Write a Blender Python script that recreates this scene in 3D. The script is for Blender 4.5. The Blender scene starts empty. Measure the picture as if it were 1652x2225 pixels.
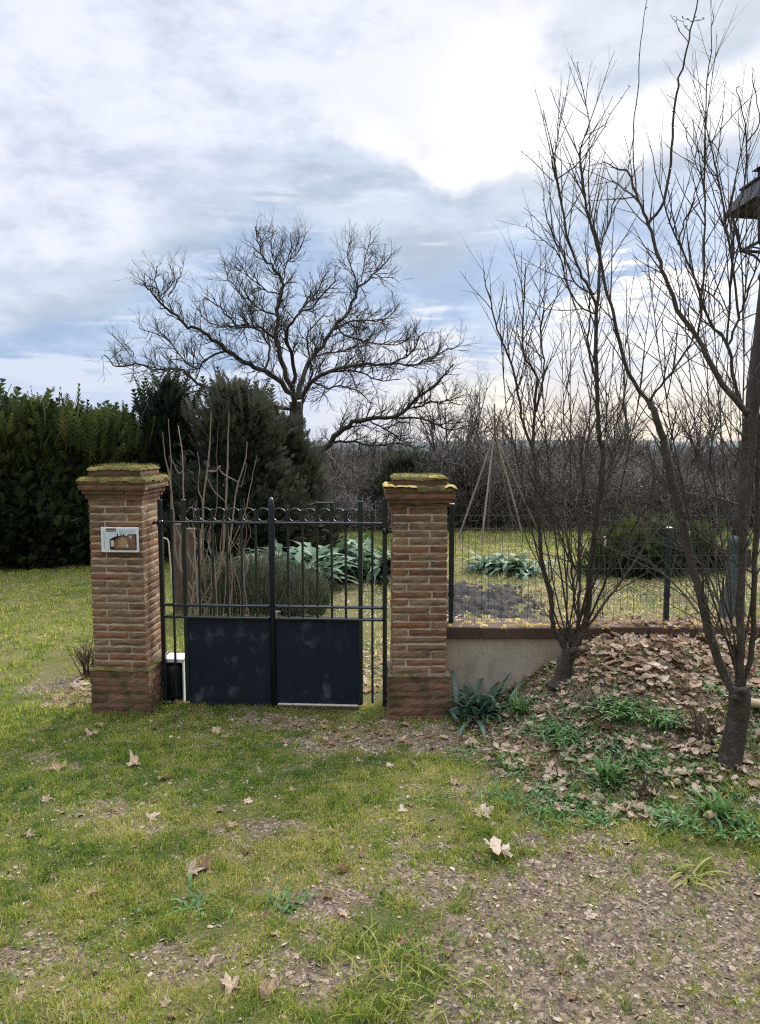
import bpy, bmesh, math, random
import numpy as np
from mathutils import Vector, Matrix

R = math.radians
C = bpy.context.scene.collection
sc = bpy.context.scene
rng = np.random.default_rng(7)
random.seed(7)

# ------------------------------------------------------------------ camera
H = 1.92                       # eye height over the lawn at the gate
PITCH = R(5.64)
FPX, CX, CY = 1640.0, 826.0, 1112.5   # focal length and centre of the 1652 x 2225 view
cam_d = bpy.data.cameras.new('camera')
cam_d.sensor_fit = 'VERTICAL'
cam_d.sensor_height = 24.0
cam_d.lens = 24.0 * FPX / 2225.0
cam_d.clip_start = 0.05
cam_d.clip_end = 5000
cam = bpy.data.objects.new('camera', cam_d)
C.objects.link(cam)
cam.location = (0, 0, H)
cam.rotation_euler = (R(90) - PITCH, 0, 0)
sc.camera = cam

# ------------------------------------------------------------------ world, sun, exposure
SUN_AZ, SUN_EL = R(27), R(30)
sc.view_settings.view_transform = 'Standard'
sc.view_settings.look = 'None'
sc.view_settings.gamma = 1.0
sc.view_settings.use_curve_mapping = False
sc.render.engine = 'CYCLES'
sc.cycles.use_denoising = False
sc.cycles.filter_width = 1.2
sc.cycles.sample_clamp_indirect = 4.0
sc.cycles.max_bounces = 6
sc.view_settings.exposure = 0.55

world = bpy.data.worlds.new('World')
sc.world = world
world.use_nodes = True
wt = world.node_tree
wt.nodes.clear()


class NT:
    """terse node building"""
    def __init__(self, tree):
        self.t = tree

    def n(self, typ, **kw):
        nd = self.t.nodes.new(typ)
        for k, v in kw.items():
            setattr(nd, k, v)
        return nd

    def l(self, a, b):
        self.t.links.new(a, b)

    def put(self, sock, v):
        if isinstance(v, bpy.types.NodeSocket):
            self.t.links.new(v, sock)
        else:
            sock.default_value = v

    def m(self, op, a, b=None, c=None, clamp=False):
        nd = self.n('ShaderNodeMath', operation=op, use_clamp=clamp)
        self.put(nd.inputs[0], a)
        if b is not None:
            self.put(nd.inputs[1], b)
        if c is not None:
            self.put(nd.inputs[2], c)
        return nd.outputs[0]

    def ss(self, v, a, b):
        nd = self.n('ShaderNodeMapRange', interpolation_type='SMOOTHSTEP')
        self.put(nd.inputs[0], v)
        self.put(nd.inputs[1], a)
        self.put(nd.inputs[2], b)
        return nd.outputs[0]

    def mix(self, f, a, b, blend='MIX'):
        nd = self.n('ShaderNodeMix', data_type='RGBA', blend_type=blend)
        self.put(nd.inputs[0], f)
        self.put(nd.inputs[6], a if isinstance(a, bpy.types.NodeSocket) else (*a, 1))
        self.put(nd.inputs[7], b if isinstance(b, bpy.types.NodeSocket) else (*b, 1))
        return nd.outputs[2]

    def noise(self, vec, scale, detail=5, rough=.55, dist=0.0):
        nd = self.n('ShaderNodeTexNoise')
        if vec is not None:
            self.l(vec, nd.inputs['Vector'])
        nd.inputs['Scale'].default_value = scale
        nd.inputs['Detail'].default_value = detail
        nd.inputs['Roughness'].default_value = rough
        nd.inputs['Distortion'].default_value = dist
        return nd.outputs[0]

    def scale(self, vec, s, off=(0, 0, 0)):
        nd = self.n('ShaderNodeMapping')
        self.l(vec, nd.inputs[0])
        nd.inputs['Location'].default_value = off
        nd.inputs['Scale'].default_value = s
        return nd.outputs[0]


# --SKY--
def pix_dir(px, py):
    a, b = (px - CX) / FPX, (CY - py) / FPX
    dy = math.cos(PITCH) + b * math.sin(PITCH)
    dz = -math.sin(PITCH) + b * math.cos(PITCH)
    return math.atan2(a, dy), math.atan2(dz, math.hypot(a, dy))


def az_curve(pts):
    """a height above the horizon as a function of the compass direction"""
    nd = w.n('ShaderNodeFloatCurve')
    cv = nd.mapping.curves[0]
    q = sorted((az_ / 1.2 + .5, el_) for az_, el_ in (pix_dir(*p_) for p_ in pts))
    q = [(0.0, q[0][1])] + q + [(1.0, q[-1][1])]
    cv.points[0].location = q[0]
    cv.points[1].location = q[-1]
    for p_ in q[1:-1]:
        cv.points.new(*p_)
    nd.mapping.update()
    w.l(w.m('MULTIPLY_ADD', az, 1 / 1.2, .5, clamp=True), nd.inputs['Value'])
    return nd.outputs[0]


w = NT(wt)
tc = w.n('ShaderNodeTexCoord').outputs['Generated']
sp = w.n('ShaderNodeSeparateXYZ')
w.l(tc, sp.inputs[0])
az = w.m('ARCTAN2', sp.outputs[0], sp.outputs[1])
el = w.m('ARCSINE', sp.outputs[2])
nA = w.noise(w.scale(tc, (1, 1, 1.5)), 7.0, 9, .62, .35)
nB = w.noise(w.scale(tc, (1, 1, 2.0), (3, 1, 2)), 5.5, 9, .62, .15)
nC = w.noise(w.scale(tc, (1, 1, 2.6), (7, 5, 1)), 6.0, 9, .62, .15)
nD = w.noise(w.scale(tc, (1, 1, 6.0), (2, 9, 4)), 7.0, 8, .62, .2)
nE = w.noise(w.scale(tc, (1, 1, 1.3), (5, 2, 8)), 18.0, 8, .65, .3)
up_el = az_curve([(0, 645), (110, 632), (210, 606), (285, 560), (320, 510), (450, 440), (550, 365), (640, 318), (720, 308), (800, 338), (880, 375), (950, 420), (1050, 388), (1200, 362), (1380, 335), (1440, 300), (1560, 268), (1652, 250)])
lo_el = az_curve([(0, 770), (300, 785), (600, 770), (850, 700), (960, 690), (1040, 770), (1120, 720), (1220, 640), (1350, 585), (1500, 575), (1652, 560)])
righty = w.ss(az, .02, .22)
lefty = w.ss(az, -.02, -.22)
pert = w.m('ADD', w.m('MULTIPLY', w.m('SUBTRACT', nA, .5), .075), w.m('MULTIPLY', w.m('SUBTRACT', nE, .5), .035))
pert = w.m('MULTIPLY', pert, w.m('MULTIPLY_ADD', righty, -.55, 1.0))
d = w.m('SUBTRACT', el, w.m('ADD', up_el, pert))
soft = w.m('MULTIPLY_ADD', lefty, .04, .011)
above = w.ss(d, w.m('MULTIPLY', soft, -1.0), soft)
# bright upper cloud sheet with pale grey streaks
streak = w.ss(w.m('ADD', nB, w.m('MULTIPLY', lefty, -.02)), .33, .57)
white = w.mix(streak, (.50, .555, .67), (.76, .785, .88))
white = w.mix(w.m('MULTIPLY', w.ss(nE, .5, .7), .25), white, (.58, .63, .74))
sunglow = w.m('SUBTRACT', 1.0, w.ss(w.m('ADD', w.m('POWER', w.m('SUBTRACT', az, .17), 2.0), w.m('POWER', w.m('SUBTRACT', el, .37), 2.0)), .001, .026))
white = w.mix(w.m('MULTIPLY', sunglow, w.ss(w.m('ADD', nE, w.m('MULTIPLY', sunglow, .25)), .36, .62)), white, (.86, .855, .91))
# grey patch high up on the sunny side
pa = w.ss(w.m('ADD', az, w.m('MULTIPLY', w.m('SUBTRACT', nA, .5), .22)), .20, .27)
pe = w.ss(w.m('ADD', el, w.m('MULTIPLY', w.m('SUBTRACT', nA, .5), .14)), .375, .415)
pt = w.m('SUBTRACT', 1.0, w.ss(w.m('ADD', el, w.m('MULTIPLY', w.m('SUBTRACT', nC, .5), .2)), .52, .62))
patch = w.m('MULTIPLY', w.m('MULTIPLY', pa, pe), pt)
white = w.mix(w.m('MULTIPLY', patch, .92), white, w.mix(w.ss(nC, .35, .65), (.38, .46, .57), (.60, .66, .75)))
# the grey blue bank
depth_ = w.m('SUBTRACT', up_el, el)
grey = w.mix(w.ss(nC, .32, .66), (.36, .435, .54), (.57, .645, .745))
bluec = w.mix(w.ss(nC, .36, .68), (.31, .42, .62), (.52, .62, .78))
blue = w.mix(w.ss(w.m('ADD', depth_, w.m('MULTIPLY', w.m('SUBTRACT', nB, .5), .12)), w.m('MULTIPLY_ADD', righty, -.05, w.m('MULTIPLY_ADD', lefty, -.06, .07)), w.m('MULTIPLY_ADD', righty, -.05, w.m('MULTIPLY_ADD', lefty, -.06, .13))), grey, bluec)
blue = w.mix(w.m('MULTIPLY', w.ss(nD, .54, .70), .55), blue, (.74, .77, .86))
col = w.mix(above, blue, white)
rim = w.m('MULTIPLY', w.m('SUBTRACT', 1.0, w.ss(w.m('ABSOLUTE', w.m('SUBTRACT', d, .018)), .0, w.m('MULTIPLY_ADD', righty, .018, .030))), w.ss(az, -.14, .1))
col = w.mix(w.m('MULTIPLY', rim, w.m('MULTIPLY_ADD', righty, .4, .6)), col, (.98, .965, 1.0))
# broken pale cloud under the bank
dlo = w.m('SUBTRACT', el, w.m('ADD', lo_el, w.m('ADD', w.m('MULTIPLY', w.m('SUBTRACT', nD, .5), .19), w.m('MULTIPLY', w.m('SUBTRACT', nE, .5), .05))))
low = w.ss(dlo, .012, -.022)
pale = w.mix(w.ss(az, -.1, .15), (.58, .64, .77), (.70, .72, .78))
pale = w.mix(w.m('MULTIPLY', w.ss(nD, .56, .40), .8), pale, w.mix(righty, (.46, .54, .76), (.55, .61, .74)))
sunlow = w.m('SUBTRACT', 1.0, w.ss(w.m('ADD', w.m('POWER', w.m('SUBTRACT', az, .335), 2.0), w.m('MULTIPLY', w.m('POWER', w.m('SUBTRACT', el, .178), 2.0), 2.5)), .0, .022))
pale = w.mix(w.m('MULTIPLY', sunlow, w.ss(nD, .36, .5)), pale, (1.1, 1.07, 1.04))
warm = w.m('MULTIPLY', w.ss(el, .115, .015), w.ss(az, -.12, .2))
pale = w.mix(w.m('MULTIPLY', warm, .9), pale, w.mix(w.ss(nD, .42, .58), (.66, .60, .56), (.92, .85, .72)))
col = w.mix(low, col, pale)
# the cloud deck gets brighter overhead, out of frame
zen = w.m('MULTIPLY_ADD', w.ss(el, .56, 1.1), 4.9, 1.0)
bk = w.m('MULTIPLY_ADD', w.ss(sp.outputs[1], .25, -.5), -.50, 1.0)
# --ENDSKY--
colv = w.n('ShaderNodeVectorMath', operation='SCALE')
w.l(col, colv.inputs[0])
w.l(w.m('MULTIPLY', w.m('MULTIPLY', zen, bk), 8.3), colv.inputs['Scale'])
sky = w.n('ShaderNodeTexSky', sky_type='NISHITA', sun_disc=False)
sky.sun_elevation = SUN_EL
sky.sun_rotation = SUN_AZ
sky.air_density = 1.0
final = w.mix(.93, sky.outputs[0], colv.outputs[0])
bg = w.n('ShaderNodeBackground')
bg.inputs['Strength'].default_value = 0.1
w.l(final, bg.inputs['Color'])
out = w.n('ShaderNodeOutputWorld')
w.l(bg.outputs[0], out.inputs[0])

sun_d = bpy.data.lights.new('sun', 'SUN')
sun_d.energy = 3.0
sun_d.angle = R(22)
sun_d.color = (1.0, .93, .82)
sun = bpy.data.objects.new('sun', sun_d)
C.objects.link(sun)
sv = Vector((math.sin(SUN_AZ) * math.cos(SUN_EL), math.cos(SUN_AZ) * math.cos(SUN_EL), math.sin(SUN_EL)))
sun.rotation_euler = sv.to_track_quat('Z', 'Y').to_euler()
sun.location = (6, 20, 14)

# ------------------------------------------------------------------ measuring helpers
cp, spn = math.cos(PITCH), math.sin(PITCH)


def W(px, py, Y):
    """the point of the vertical plane y = Y seen at view pixel px, py"""
    a, b = (px - CX) / FPX, (CY - py) / FPX
    dy = cp + b * spn
    dz = -spn + b * cp
    return Vector((a * Y / dy, Y, H + dz * Y / dy))


def G(px, py, z=0.0):
    """the point of the height z seen at view pixel px, py"""
    a, b = (px - CX) / FPX, (CY - py) / FPX
    dy = cp + b * spn
    dz = -spn + b * cp
    t = (z - H) / dz
    return Vector((a * t, dy * t, z))


def sstep(a, b, x):
    t = np.clip((x - a) / (b - a), 0, 1)
    return t * t * (3 - 2 * t)


def _hash(ix, iy, seed):
    h = (ix * 374761393 + iy * 668265263 + seed * 974634777) & 0x7fffffff
    h = ((h ^ (h >> 13)) * 1274126177) & 0x7fffffff
    return ((h ^ (h >> 16)) & 0xffff) / 65535.0


def vnoise(x, y, seed):
    xi, yi = np.floor(x).astype(np.int64), np.floor(y).astype(np.int64)
    fx, fy = x - xi, y - yi
    fx, fy = fx * fx * (3 - 2 * fx), fy * fy * (3 - 2 * fy)
    a, b = _hash(xi, yi, seed), _hash(xi + 1, yi, seed)
    c, e = _hash(xi, yi + 1, seed), _hash(xi + 1, yi + 1, seed)
    return (a * (1 - fx) + b * fx) * (1 - fy) + (c * (1 - fx) + e * fx) * fy


def fbm(x, y, freq, octs=4, seed=0):
    x, y = np.asarray(x, float), np.asarray(y, float)
    s, amp, tot = 0, 1.0, 0
    for o in range(octs):
        s = s + amp * vnoise(x * freq, y * freq, seed + o * 17)
        tot += amp
        amp *= .5
        freq *= 2.03
    return s / tot


def gz(x, y):
    """height of the ground"""
    x, y = np.asarray(x, float), np.asarray(y, float)
    z = .035 * (fbm(x, y, 1.3, 3, 5) - .5)
    t = sstep(3.55, 5.2, y) * sstep(.55, 1.65, x) * (1 - sstep(5.34, 5.42, y))
    z = z + .52 * t + .07 * (fbm(x, y, 3.0, 3, 9) - .5) * np.minimum(t * 4, 1)
    z = z + .12 * sstep(.9, 2.6, x) * sstep(2.8, 3.7, y) * (1 - sstep(5.34, 5.42, y)) * (1 - t)
    far = np.clip(y - 19, 0, None)
    z = z - 22 * sstep(0, 330, far) - .035 * np.minimum(far, 60)
    return z


def gp(px, py, dz=0.0):
    """ground point under a view pixel, by stepping along the ray"""
    z = 0.0
    for _ in range(14):
        p = G(px, py, z)
        z = .5 * z + .5 * float(gz(p.x, p.y))
    p = G(px, py, z)
    return Vector((p.x, p.y, float(gz(p.x, p.y)) + dz))


# ------------------------------------------------------------------ object helpers
def tag(o, label=None, cat=None, group=None, kind=None):
    if label:
        o['label'] = label
    if cat:
        o['category'] = cat
    if group:
        o['group'] = group
    if kind:
        o['kind'] = kind
    return o


def thing(name, label, cat, loc=(0, 0, 0), rz=0.0, group=None):
    o = bpy.data.objects.new(name, None)
    o.empty_display_size = .1
    C.objects.link(o)
    o.location = loc
    o.rotation_euler = (0, 0, rz)
    return tag(o, label, cat, group)


def link(name, me, parent=None, loc=None):
    o = bpy.data.objects.new(name, me)
    C.objects.link(o)
    if parent is not None:
        o.parent = parent
    if loc is not None:
        o.location = loc
    return o


def np_mesh(name, V, Fs, rnds, mats, smooth=False, mi=None):
    """V (n,3); Fs list of (m,k) arrays; rnds list of (m,) arrays -> mesh"""
    me = bpy.data.meshes.new(name)
    V = np.asarray(V, np.float32)
    me.vertices.add(len(V))
    me.vertices.foreach_set('co', V.ravel())
    loops = np.concatenate([f.ravel() for f in Fs]).astype(np.int32)
    tot = np.concatenate([np.full(len(f), f.shape[1], np.int32) for f in Fs])
    start = np.concatenate([[0], np.cumsum(tot)[:-1]]).astype(np.int32)
    me.loops.add(len(loops))
    me.loops.foreach_set('vertex_index', loops)
    me.polygons.add(len(tot))
    me.polygons.foreach_set('loop_start', start)
    if smooth:
        me.polygons.foreach_set('use_smooth', np.ones(len(tot), bool))
    if mi is not None:
        me.polygons.foreach_set('material_index', np.asarray(mi, np.int32))
    for m in (mats if isinstance(mats, (list, tuple)) else [mats]):
        me.materials.append(m)
    at = me.attributes.new('rnd', 'FLOAT', 'FACE')
    at.data.foreach_set('value', np.concatenate(rnds).astype(np.float32))
    me.update(calc_edges=True)
    me.validate()
    return me


class MB:
    """collects shapes and links them as ONE mesh object"""
    def __init__(self):
        self.v, self.f, self.r, self.mi = [], [], [], []

    def face(self, idx, rnd=.5, m=0):
        self.f.append(idx)
        self.r.append(rnd)
        self.mi.append(m)

    def box(self, x0, x1, y0, y1, z0, z1, rnd=.5, m=0, bev=0.0, M=None):
        b = min(bev, (x1 - x0) / 2.1, (y1 - y0) / 2.1, (z1 - z0) / 2.1)
        pts = []
        if b <= 0:
            pts = [(x, y, z) for z in (z0, z1) for x, y in ((x0, y0), (x1, y0), (x1, y1), (x0, y1))]
            fs = [(3, 2, 1, 0), (4, 5, 6, 7), (0, 1, 5, 4), (1, 2, 6, 5), (2, 3, 7, 6), (3, 0, 4, 7)]
        else:
            fs = []
            for z, i in ((z0, b), (z0 + b, 0), (z1 - b, 0), (z1, b)):
                a0, a1, c0, c1 = x0 + i, x1 - i, y0 + i, y1 - i
                if i:
                    ring = [(a0 + 0, c0), (a1, c0), (a1, c0), (a1, c1), (a1, c1), (a0, c1), (a0, c1), (a0, c0)]
                else:
                    ring = [(a0 + b, c0), (a1 - b, c0), (a1, c0 + b), (a1, c1 - b), (a1 - b, c1), (a0 + b, c1), (a0, c1 - b), (a0, c0 + b)]
                pts += [(x, y, z) for x, y in ring]
            for k in range(3):
                for j in range(8):
                    a, c = k * 8 + j, k * 8 + (j + 1) % 8
                    fs.append((a, c, c + 8, a + 8))
            fs.append(tuple(range(7, -1, -1)))
            fs.append(tuple(range(24, 32)))
        o = len(self.v)
        for p in pts:
            self.v.append(tuple(M @ Vector(p)) if M else p)
        for f in fs:
            self.face(tuple(i + o for i in f), rnd, m)

    def tube(self, pts, rads, n=6, rnd=.5, m=0, cap=True, jit=0.0):
        pts = [Vector(p) for p in pts]
        o = len(self.v)
        k = len(pts)
        ref = None
        for i, p in enumerate(pts):
            t = (pts[min(i + 1, k - 1)] - pts[max(i - 1, 0)])
            if t.length < 1e-9:
                t = Vector((0, 0, 1))
            t.normalize()
            if ref is None:
                ref = Vector((1, 0, 0)) if abs(t.x) < .8 else Vector((0, 1, 0))
            u = ref - t * ref.dot(t)
            if u.length < 1e-6:
                u = t.orthogonal()
            u.normalize()
            ref = u
            v = t.cross(u)
            r = rads[i] if hasattr(rads, '__len__') else rads
            for j in range(n):
                a = 2 * math.pi * j / n
                q = p + (u * math.cos(a) + v * math.sin(a)) * (r * (1 + random.uniform(-jit, jit)) if jit else r)
                self.v.append((q.x, q.y, q.z))
        for i in range(k - 1):
            for j in range(n):
                a, b = o + i * n + j, o + i * n + (j + 1) % n
                self.face((a, b, b + n, a + n), rnd, m)
        if cap:
            self.face(tuple(o + j for j in range(n - 1, -1, -1)), rnd, m)
            self.face(tuple(o + (k - 1) * n + j for j in range(n)), rnd, m)

    def lathe(self, prof, n=16, rnd=.5, m=0, M=None):
        o = len(self.v)
        for r, z in prof:
            for j in range(n):
                a = 2 * math.pi * j / n
                p = Vector((r * math.cos(a), r * math.sin(a), z))
                self.v.append(tuple(M @ p) if M else tuple(p))
        for i in range(len(prof) - 1):
            for j in range(n):
                a, b = o + i * n + j, o + i * n + (j + 1) % n
                self.face((a, b, b + n, a + n), rnd, m)
        self.face(tuple(o + j for j in range(n - 1, -1, -1)), rnd, m)
        self.face(tuple(o + (len(prof) - 1) * n + j for j in range(n)), rnd, m)

    def prism(self, poly, y0, y1, rnd=.5, m=0):
        """poly in x,z extruded from y0 (front) to y1"""
        o, n = len(self.v), len(poly)
        for y in (y0, y1):
            for x, z in poly:
                self.v.append((x, y, z))
        self.face(tuple(range(o, o + n)), rnd, m)
        self.face(tuple(range(o + 2 * n - 1, o + n - 1, -1)), rnd, m)
        for j in range(n):
            a, b = o + j, o + (j + 1) % n
            self.face((a, a + n, b + n, b), rnd, m)

    def mesh(self, name, mats, smooth=False):
        me = bpy.data.meshes.new(name)
        me.from_pydata(self.v, [], self.f)
        for m in (mats if isinstance(mats, (list, tuple)) else [mats]):
            me.materials.append(m)
        me.polygons.foreach_set('material_index', np.array(self.mi, np.int32))
        if smooth:
            me.polygons.foreach_set('use_smooth', np.ones(len(self.f), bool))
        at = me.attributes.new('rnd', 'FLOAT', 'FACE')
        at.data.foreach_set('value', np.array(self.r, np.float32))
        me.update()
        return me

    def build(self, name, mats, parent=None, smooth=False, loc=None):
        return link(name, self.mesh(name, mats, smooth), parent, loc)


# ------------------------------------------------------------------ materials
def mat(name, cols, rough=.85, noise=(6, .35), bump=None, transl=0.0, spec=.3, metal=0.0, stain=None, objco=True):
    """colour ramp driven by the per-face 'rnd' value mixed with noise; stain = (scale, lo, hi, colour, amount)"""
    m = bpy.data.materials.new(name)
    m.use_nodes = True
    t = NT(m.node_tree)
    m.node_tree.nodes.clear()
    co = t.n('ShaderNodeTexCoord').outputs['Object']
    at = t.n('ShaderNodeAttribute', attribute_name='rnd').outputs['Fac']
    nz = t.noise(co, noise[0], 5, .6)
    nz = t.m('MULTIPLY_ADD', t.m('SUBTRACT', nz, .5), 1.8, .5)
    fac = t.m('ADD', t.m('MULTIPLY', at, 1 - noise[1]), t.m('MULTIPLY', nz, noise[1]))
    rp = t.n('ShaderNodeValToRGB')
    els = rp.color_ramp.elements
    while len(els) < len(cols):
        els.new(.5)
    for i, c in enumerate(cols):
        els[i].position = i / max(1, len(cols) - 1)
        els[i].color = (*c, 1)
    t.l(fac, rp.inputs[0])
    colr = rp.outputs[0]
    for s in (stain or []):
        sn = t.noise(t.scale(co, s[5]) if len(s) > 5 else co, s[0], 5, .6)
        colr = t.mix(t.m('MULTIPLY', t.ss(sn, s[1], s[2]), s[4]), colr, s[3])
    p = t.n('ShaderNodeBsdfPrincipled')
    t.l(colr, p.inputs['Base Color'])
    p.inputs['Roughness'].default_value = rough
    p.inputs['Metallic'].default_value = metal
    p.inputs['Specular IOR Level'].default_value = spec
    if bump:
        bn = t.n('ShaderNodeBump')
        bn.inputs['Strength'].default_value = bump[1]
        bn.inputs['Distance'].default_value = bump[2] if len(bump) > 2 else .01
        t.l(t.noise(co, bump[0], 6, .65), bn.inputs['Height'])
        t.l(bn.outputs[0], p.inputs['Normal'])
    sh = p.outputs[0]
    if transl:
        tr = t.n('ShaderNodeBsdfTranslucent')
        t.l(colr, tr.inputs['Color'])
        mx = t.n('ShaderNodeMixShader')
        mx.inputs[0].default_value = transl
        t.l(sh, mx.inputs[1])
        t.l(tr.outputs[0], mx.inputs[2])
        sh = mx.outputs[0]
    o = t.n('ShaderNodeOutputMaterial')
    t.l(sh, o.inputs[0])
    return m


M_brick = mat('brick', [(.075, .044, .030), (.17, .083, .047), (.27, .125, .063), (.21, .125, .07), (.28, .19, .115), (.34, .155, .07)],
              .9, (16, .35), (70, .7, .006), stain=[(7, .48, .68, (.085, .068, .05), .65), (28, .6, .75, (.42, .34, .25), .45), (4, .55, .7, (.36, .27, .19), .35)])
M_brickdirty = mat('mossy_brick', [(.10, .062, .045), (.19, .10, .065), (.25, .125, .075), (.24, .16, .10)],
                   .92, (16, .4), (70, .8, .006), stain=[(7, .46, .66, (.075, .068, .03), .8), (20, .56, .7, (.11, .11, .03), .55)])
M_mortar = mat('mortar', [(.40, .32, .235), (.52, .43, .32), (.60, .51, .40)], .95, (14, .6), (120, .6, .004),
               stain=[(6, .55, .75, (.2, .17, .12), .6)])
M_mortardirty = mat('mossy_mortar', [(.20, .17, .12), (.30, .25, .18)], .95, (14, .6), (120, .6, .004),
                    stain=[(8, .42, .62, (.09, .09, .035), .8)])
M_moss = mat('moss', [(.035, .038, .014), (.085, .082, .022), (.19, .165, .04), (.38, .32, .12)], .95, (18, .5), (60, 1, .01), transl=.15)
M_lichen = mat('lichen', [(.36, .23, .035), (.48, .34, .08), (.46, .42, .28)], .95, (25, .6), (80, .8, .006))
M_iron = mat('painted_iron', [(.008, .013, .018), (.014, .021, .028)], .2, (20, .5), (150, .15, .002), spec=.6)
M_sheet = mat('sheet_metal', [(.009, .013, .024), (.015, .020, .036)], .5, (5, .6), (9, .12, .01), spec=.2,
              stain=[(6.5, .54, .74, (.11, .135, .15), .6, (1, 1, .8)), (3.0, .5, .8, (.022, .026, .030), .6), (14, .62, .78, (.055, .06, .062), .45, (1, 1, .2)), (18, .63, .75, (.075, .042, .026), .5)])
M_postblue = mat('dark_blue_paint', [(.008, .016, .026), (.012, .022, .034)], .4, (20, .5), spec=.5)
M_white = mat('white_plastic', [(.62, .62, .60), (.78, .77, .75)], .5, (10, .4))
M_wire = mat('green_wire', [(.03, .045, .035), (.05, .065, .05)], .5, (20, .4), spec=.4)
M_plaster = mat('plaster', [(.36, .30, .23), (.48, .41, .32), (.56, .49, .39)], .95, (3, .7), (180, .35, .004),
                stain=[(2.2, .45, .72, (.25, .205, .15), .65), (9, .52, .72, (.22, .185, .13), .5, (1, 1, .22)), (14, .6, .72, (.16, .16, .09), .4)])
M_coping = mat('coping_brick', [(.065, .042, .032), (.11, .068, .048), (.15, .10, .07)], .92, (14, .45), (70, .7, .006),
               stain=[(9, .5, .7, (.10, .085, .05), .6)])
M_bark = mat('grey_bark', [(.035, .028, .022), (.070, .055, .042), (.115, .095, .072)], .92, (22, .6), (55, 1.0, .02),
             stain=[(9, .54, .68, (.13, .135, .10), .6), (26, .6, .72, (.015, .012, .01), .6)])
M_barkred = mat('brown_bark', [(.05, .034, .026), (.085, .058, .042), (.13, .10, .075)], .92, (25, .6), (60, .9, .008))
M_twig = mat('twig_bark', [(.045, .036, .028), (.095, .076, .06)], .9, (12, .5))
M_bigbark = mat('dark_bark', [(.035, .03, .024), (.06, .05, .04), (.09, .085, .055)], .95, (6, .6), (30, .8, .02))
M_tanstem = mat('dry_tan_stem', [(.13, .095, .065), (.22, .17, .12), (.33, .27, .20)], .9, (14, .5), (50, .5, .004))
M_thicket = mat('thicket_twig', [(.065, .058, .048), (.125, .11, .092), (.21, .185, .155), (.15, .15, .11)], .95, (3, .3))
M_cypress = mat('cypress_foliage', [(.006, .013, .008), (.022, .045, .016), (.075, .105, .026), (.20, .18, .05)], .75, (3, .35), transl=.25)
M_cypress2 = mat('dark_cypress_foliage', [(.005, .010, .007), (.016, .032, .017), (.045, .068, .028)], .75, (3, .35), transl=.2)
M_juniper = mat('juniper_foliage', [(.016, .022, .013), (.046, .056, .033), (.085, .092, .058), (.10, .085, .052)], .8, (3, .35), transl=.2)
M_grass = mat('grass', [(.075, .155, .03), (.15, .235, .04), (.29, .34, .055), (.46, .44, .11), (.58, .50, .29)], .7, (1.2, .12), transl=.58)
M_greenplant = mat('green_leaf', [(.04, .11, .028), (.085, .20, .045), (.16, .30, .08)], .5, (8, .3), transl=.35, spec=.4)
M_darkstrap = mat('dark_strap_leaf', [(.018, .05, .028), (.045, .10, .055), (.11, .17, .11)], .4, (8, .3), transl=.2, spec=.5)
M_silver = mat('silver_green_leaf', [(.16, .15, .06), (.05, .10, .045), (.10, .175, .10), (.20, .29, .19), (.38, .45, .36)], .6, (9, .3), transl=.3)
M_lavender = mat('lavender_stem', [(.07, .085, .055), (.165, .195, .125), (.26, .285, .20), (.27, .25, .17)], .9, (5, .3), transl=.2)
M_leaf = mat('dead_leaf', [(.06, .03, .018), (.17, .085, .045), (.34, .225, .135), (.52, .39, .27), (.68, .57, .46)], .75, (14, .28), (40, .5, .004), transl=.3)
M_cover = mat('weed_leaf', [(.05, .11, .04), (.11, .20, .07), (.21, .29, .14), (.32, .38, .24)], .65, (8, .3), transl=.35)
M_straw = mat('straw', [(.09, .065, .045), (.24, .18, .11), (.42, .34, .22), (.52, .45, .33)], .9, (20, .2))
M_chip = mat('gravel_and_leaf_crumb', [(.06, .042, .028), (.14, .098, .064), (.26, .19, .125), (.42, .34, .24), (.60, .55, .48)], .9, (30, .2))
M_stone = mat('pale_stone', [(.22, .165, .095), (.38, .30, .18), (.48, .41, .30)], .85, (14, .5), (40, .5, .005))
M_cane = mat('bamboo_cane', [(.16, .13, .10), (.26, .22, .17)], .7, (8, .5))
M_soil = mat('dark_soil', [(.015, .013, .012), (.034, .030, .027), (.07, .06, .05)], .95, (9, .7), (25, 1, .03))
M_wood = mat('weathered_wood', [(.06, .046, .036), (.12, .092, .072), (.19, .145, .115)], .9, (9, .9), (40, .6, .005))
M_darkwood = mat('dark_wood', [(.05, .032, .025), (.09, .06, .045)], .9, (6, .5), (40, .6, .005))
M_paleplank = mat('pale_plank', [(.42, .36, .28), (.55, .48, .39)], .85, (6, .5))
M_black = mat('black_plastic', [(.006, .006, .008), (.012, .012, .014)], .5, (8, .5))
M_lamp = mat('lamp_dark_metal', [(.014, .016, .022), (.03, .032, .04)], .45, (14, .5), (60, .3, .004), spec=.5)
M_lampbase = mat('lamp_teal_metal', [(.03, .05, .058), (.055, .085, .09)], .5, (10, .5), (30, .3, .004), spec=.5)
M_lamppole = mat('lamp_rusty_pole', [(.03, .024, .024), (.055, .042, .038), (.08, .06, .045)], .8, (14, .6), (40, .6, .006))
M_slate = mat('lamp_roof_metal', [(.022, .022, .026), (.045, .045, .05)], .75, (9, .5))

# ------------------------------------------------------------------ ground: masks, sheet
def blob(px, py, rx, ry, wt):
    p = G(px, py)
    q = G(px + rx, py)
    a, b = G(px, py - ry), G(px, py + ry)
    return (p.x, (a.y + b.y) / 2, abs(q.x - p.x), abs(a.y - b.y) / 2, wt)


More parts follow.
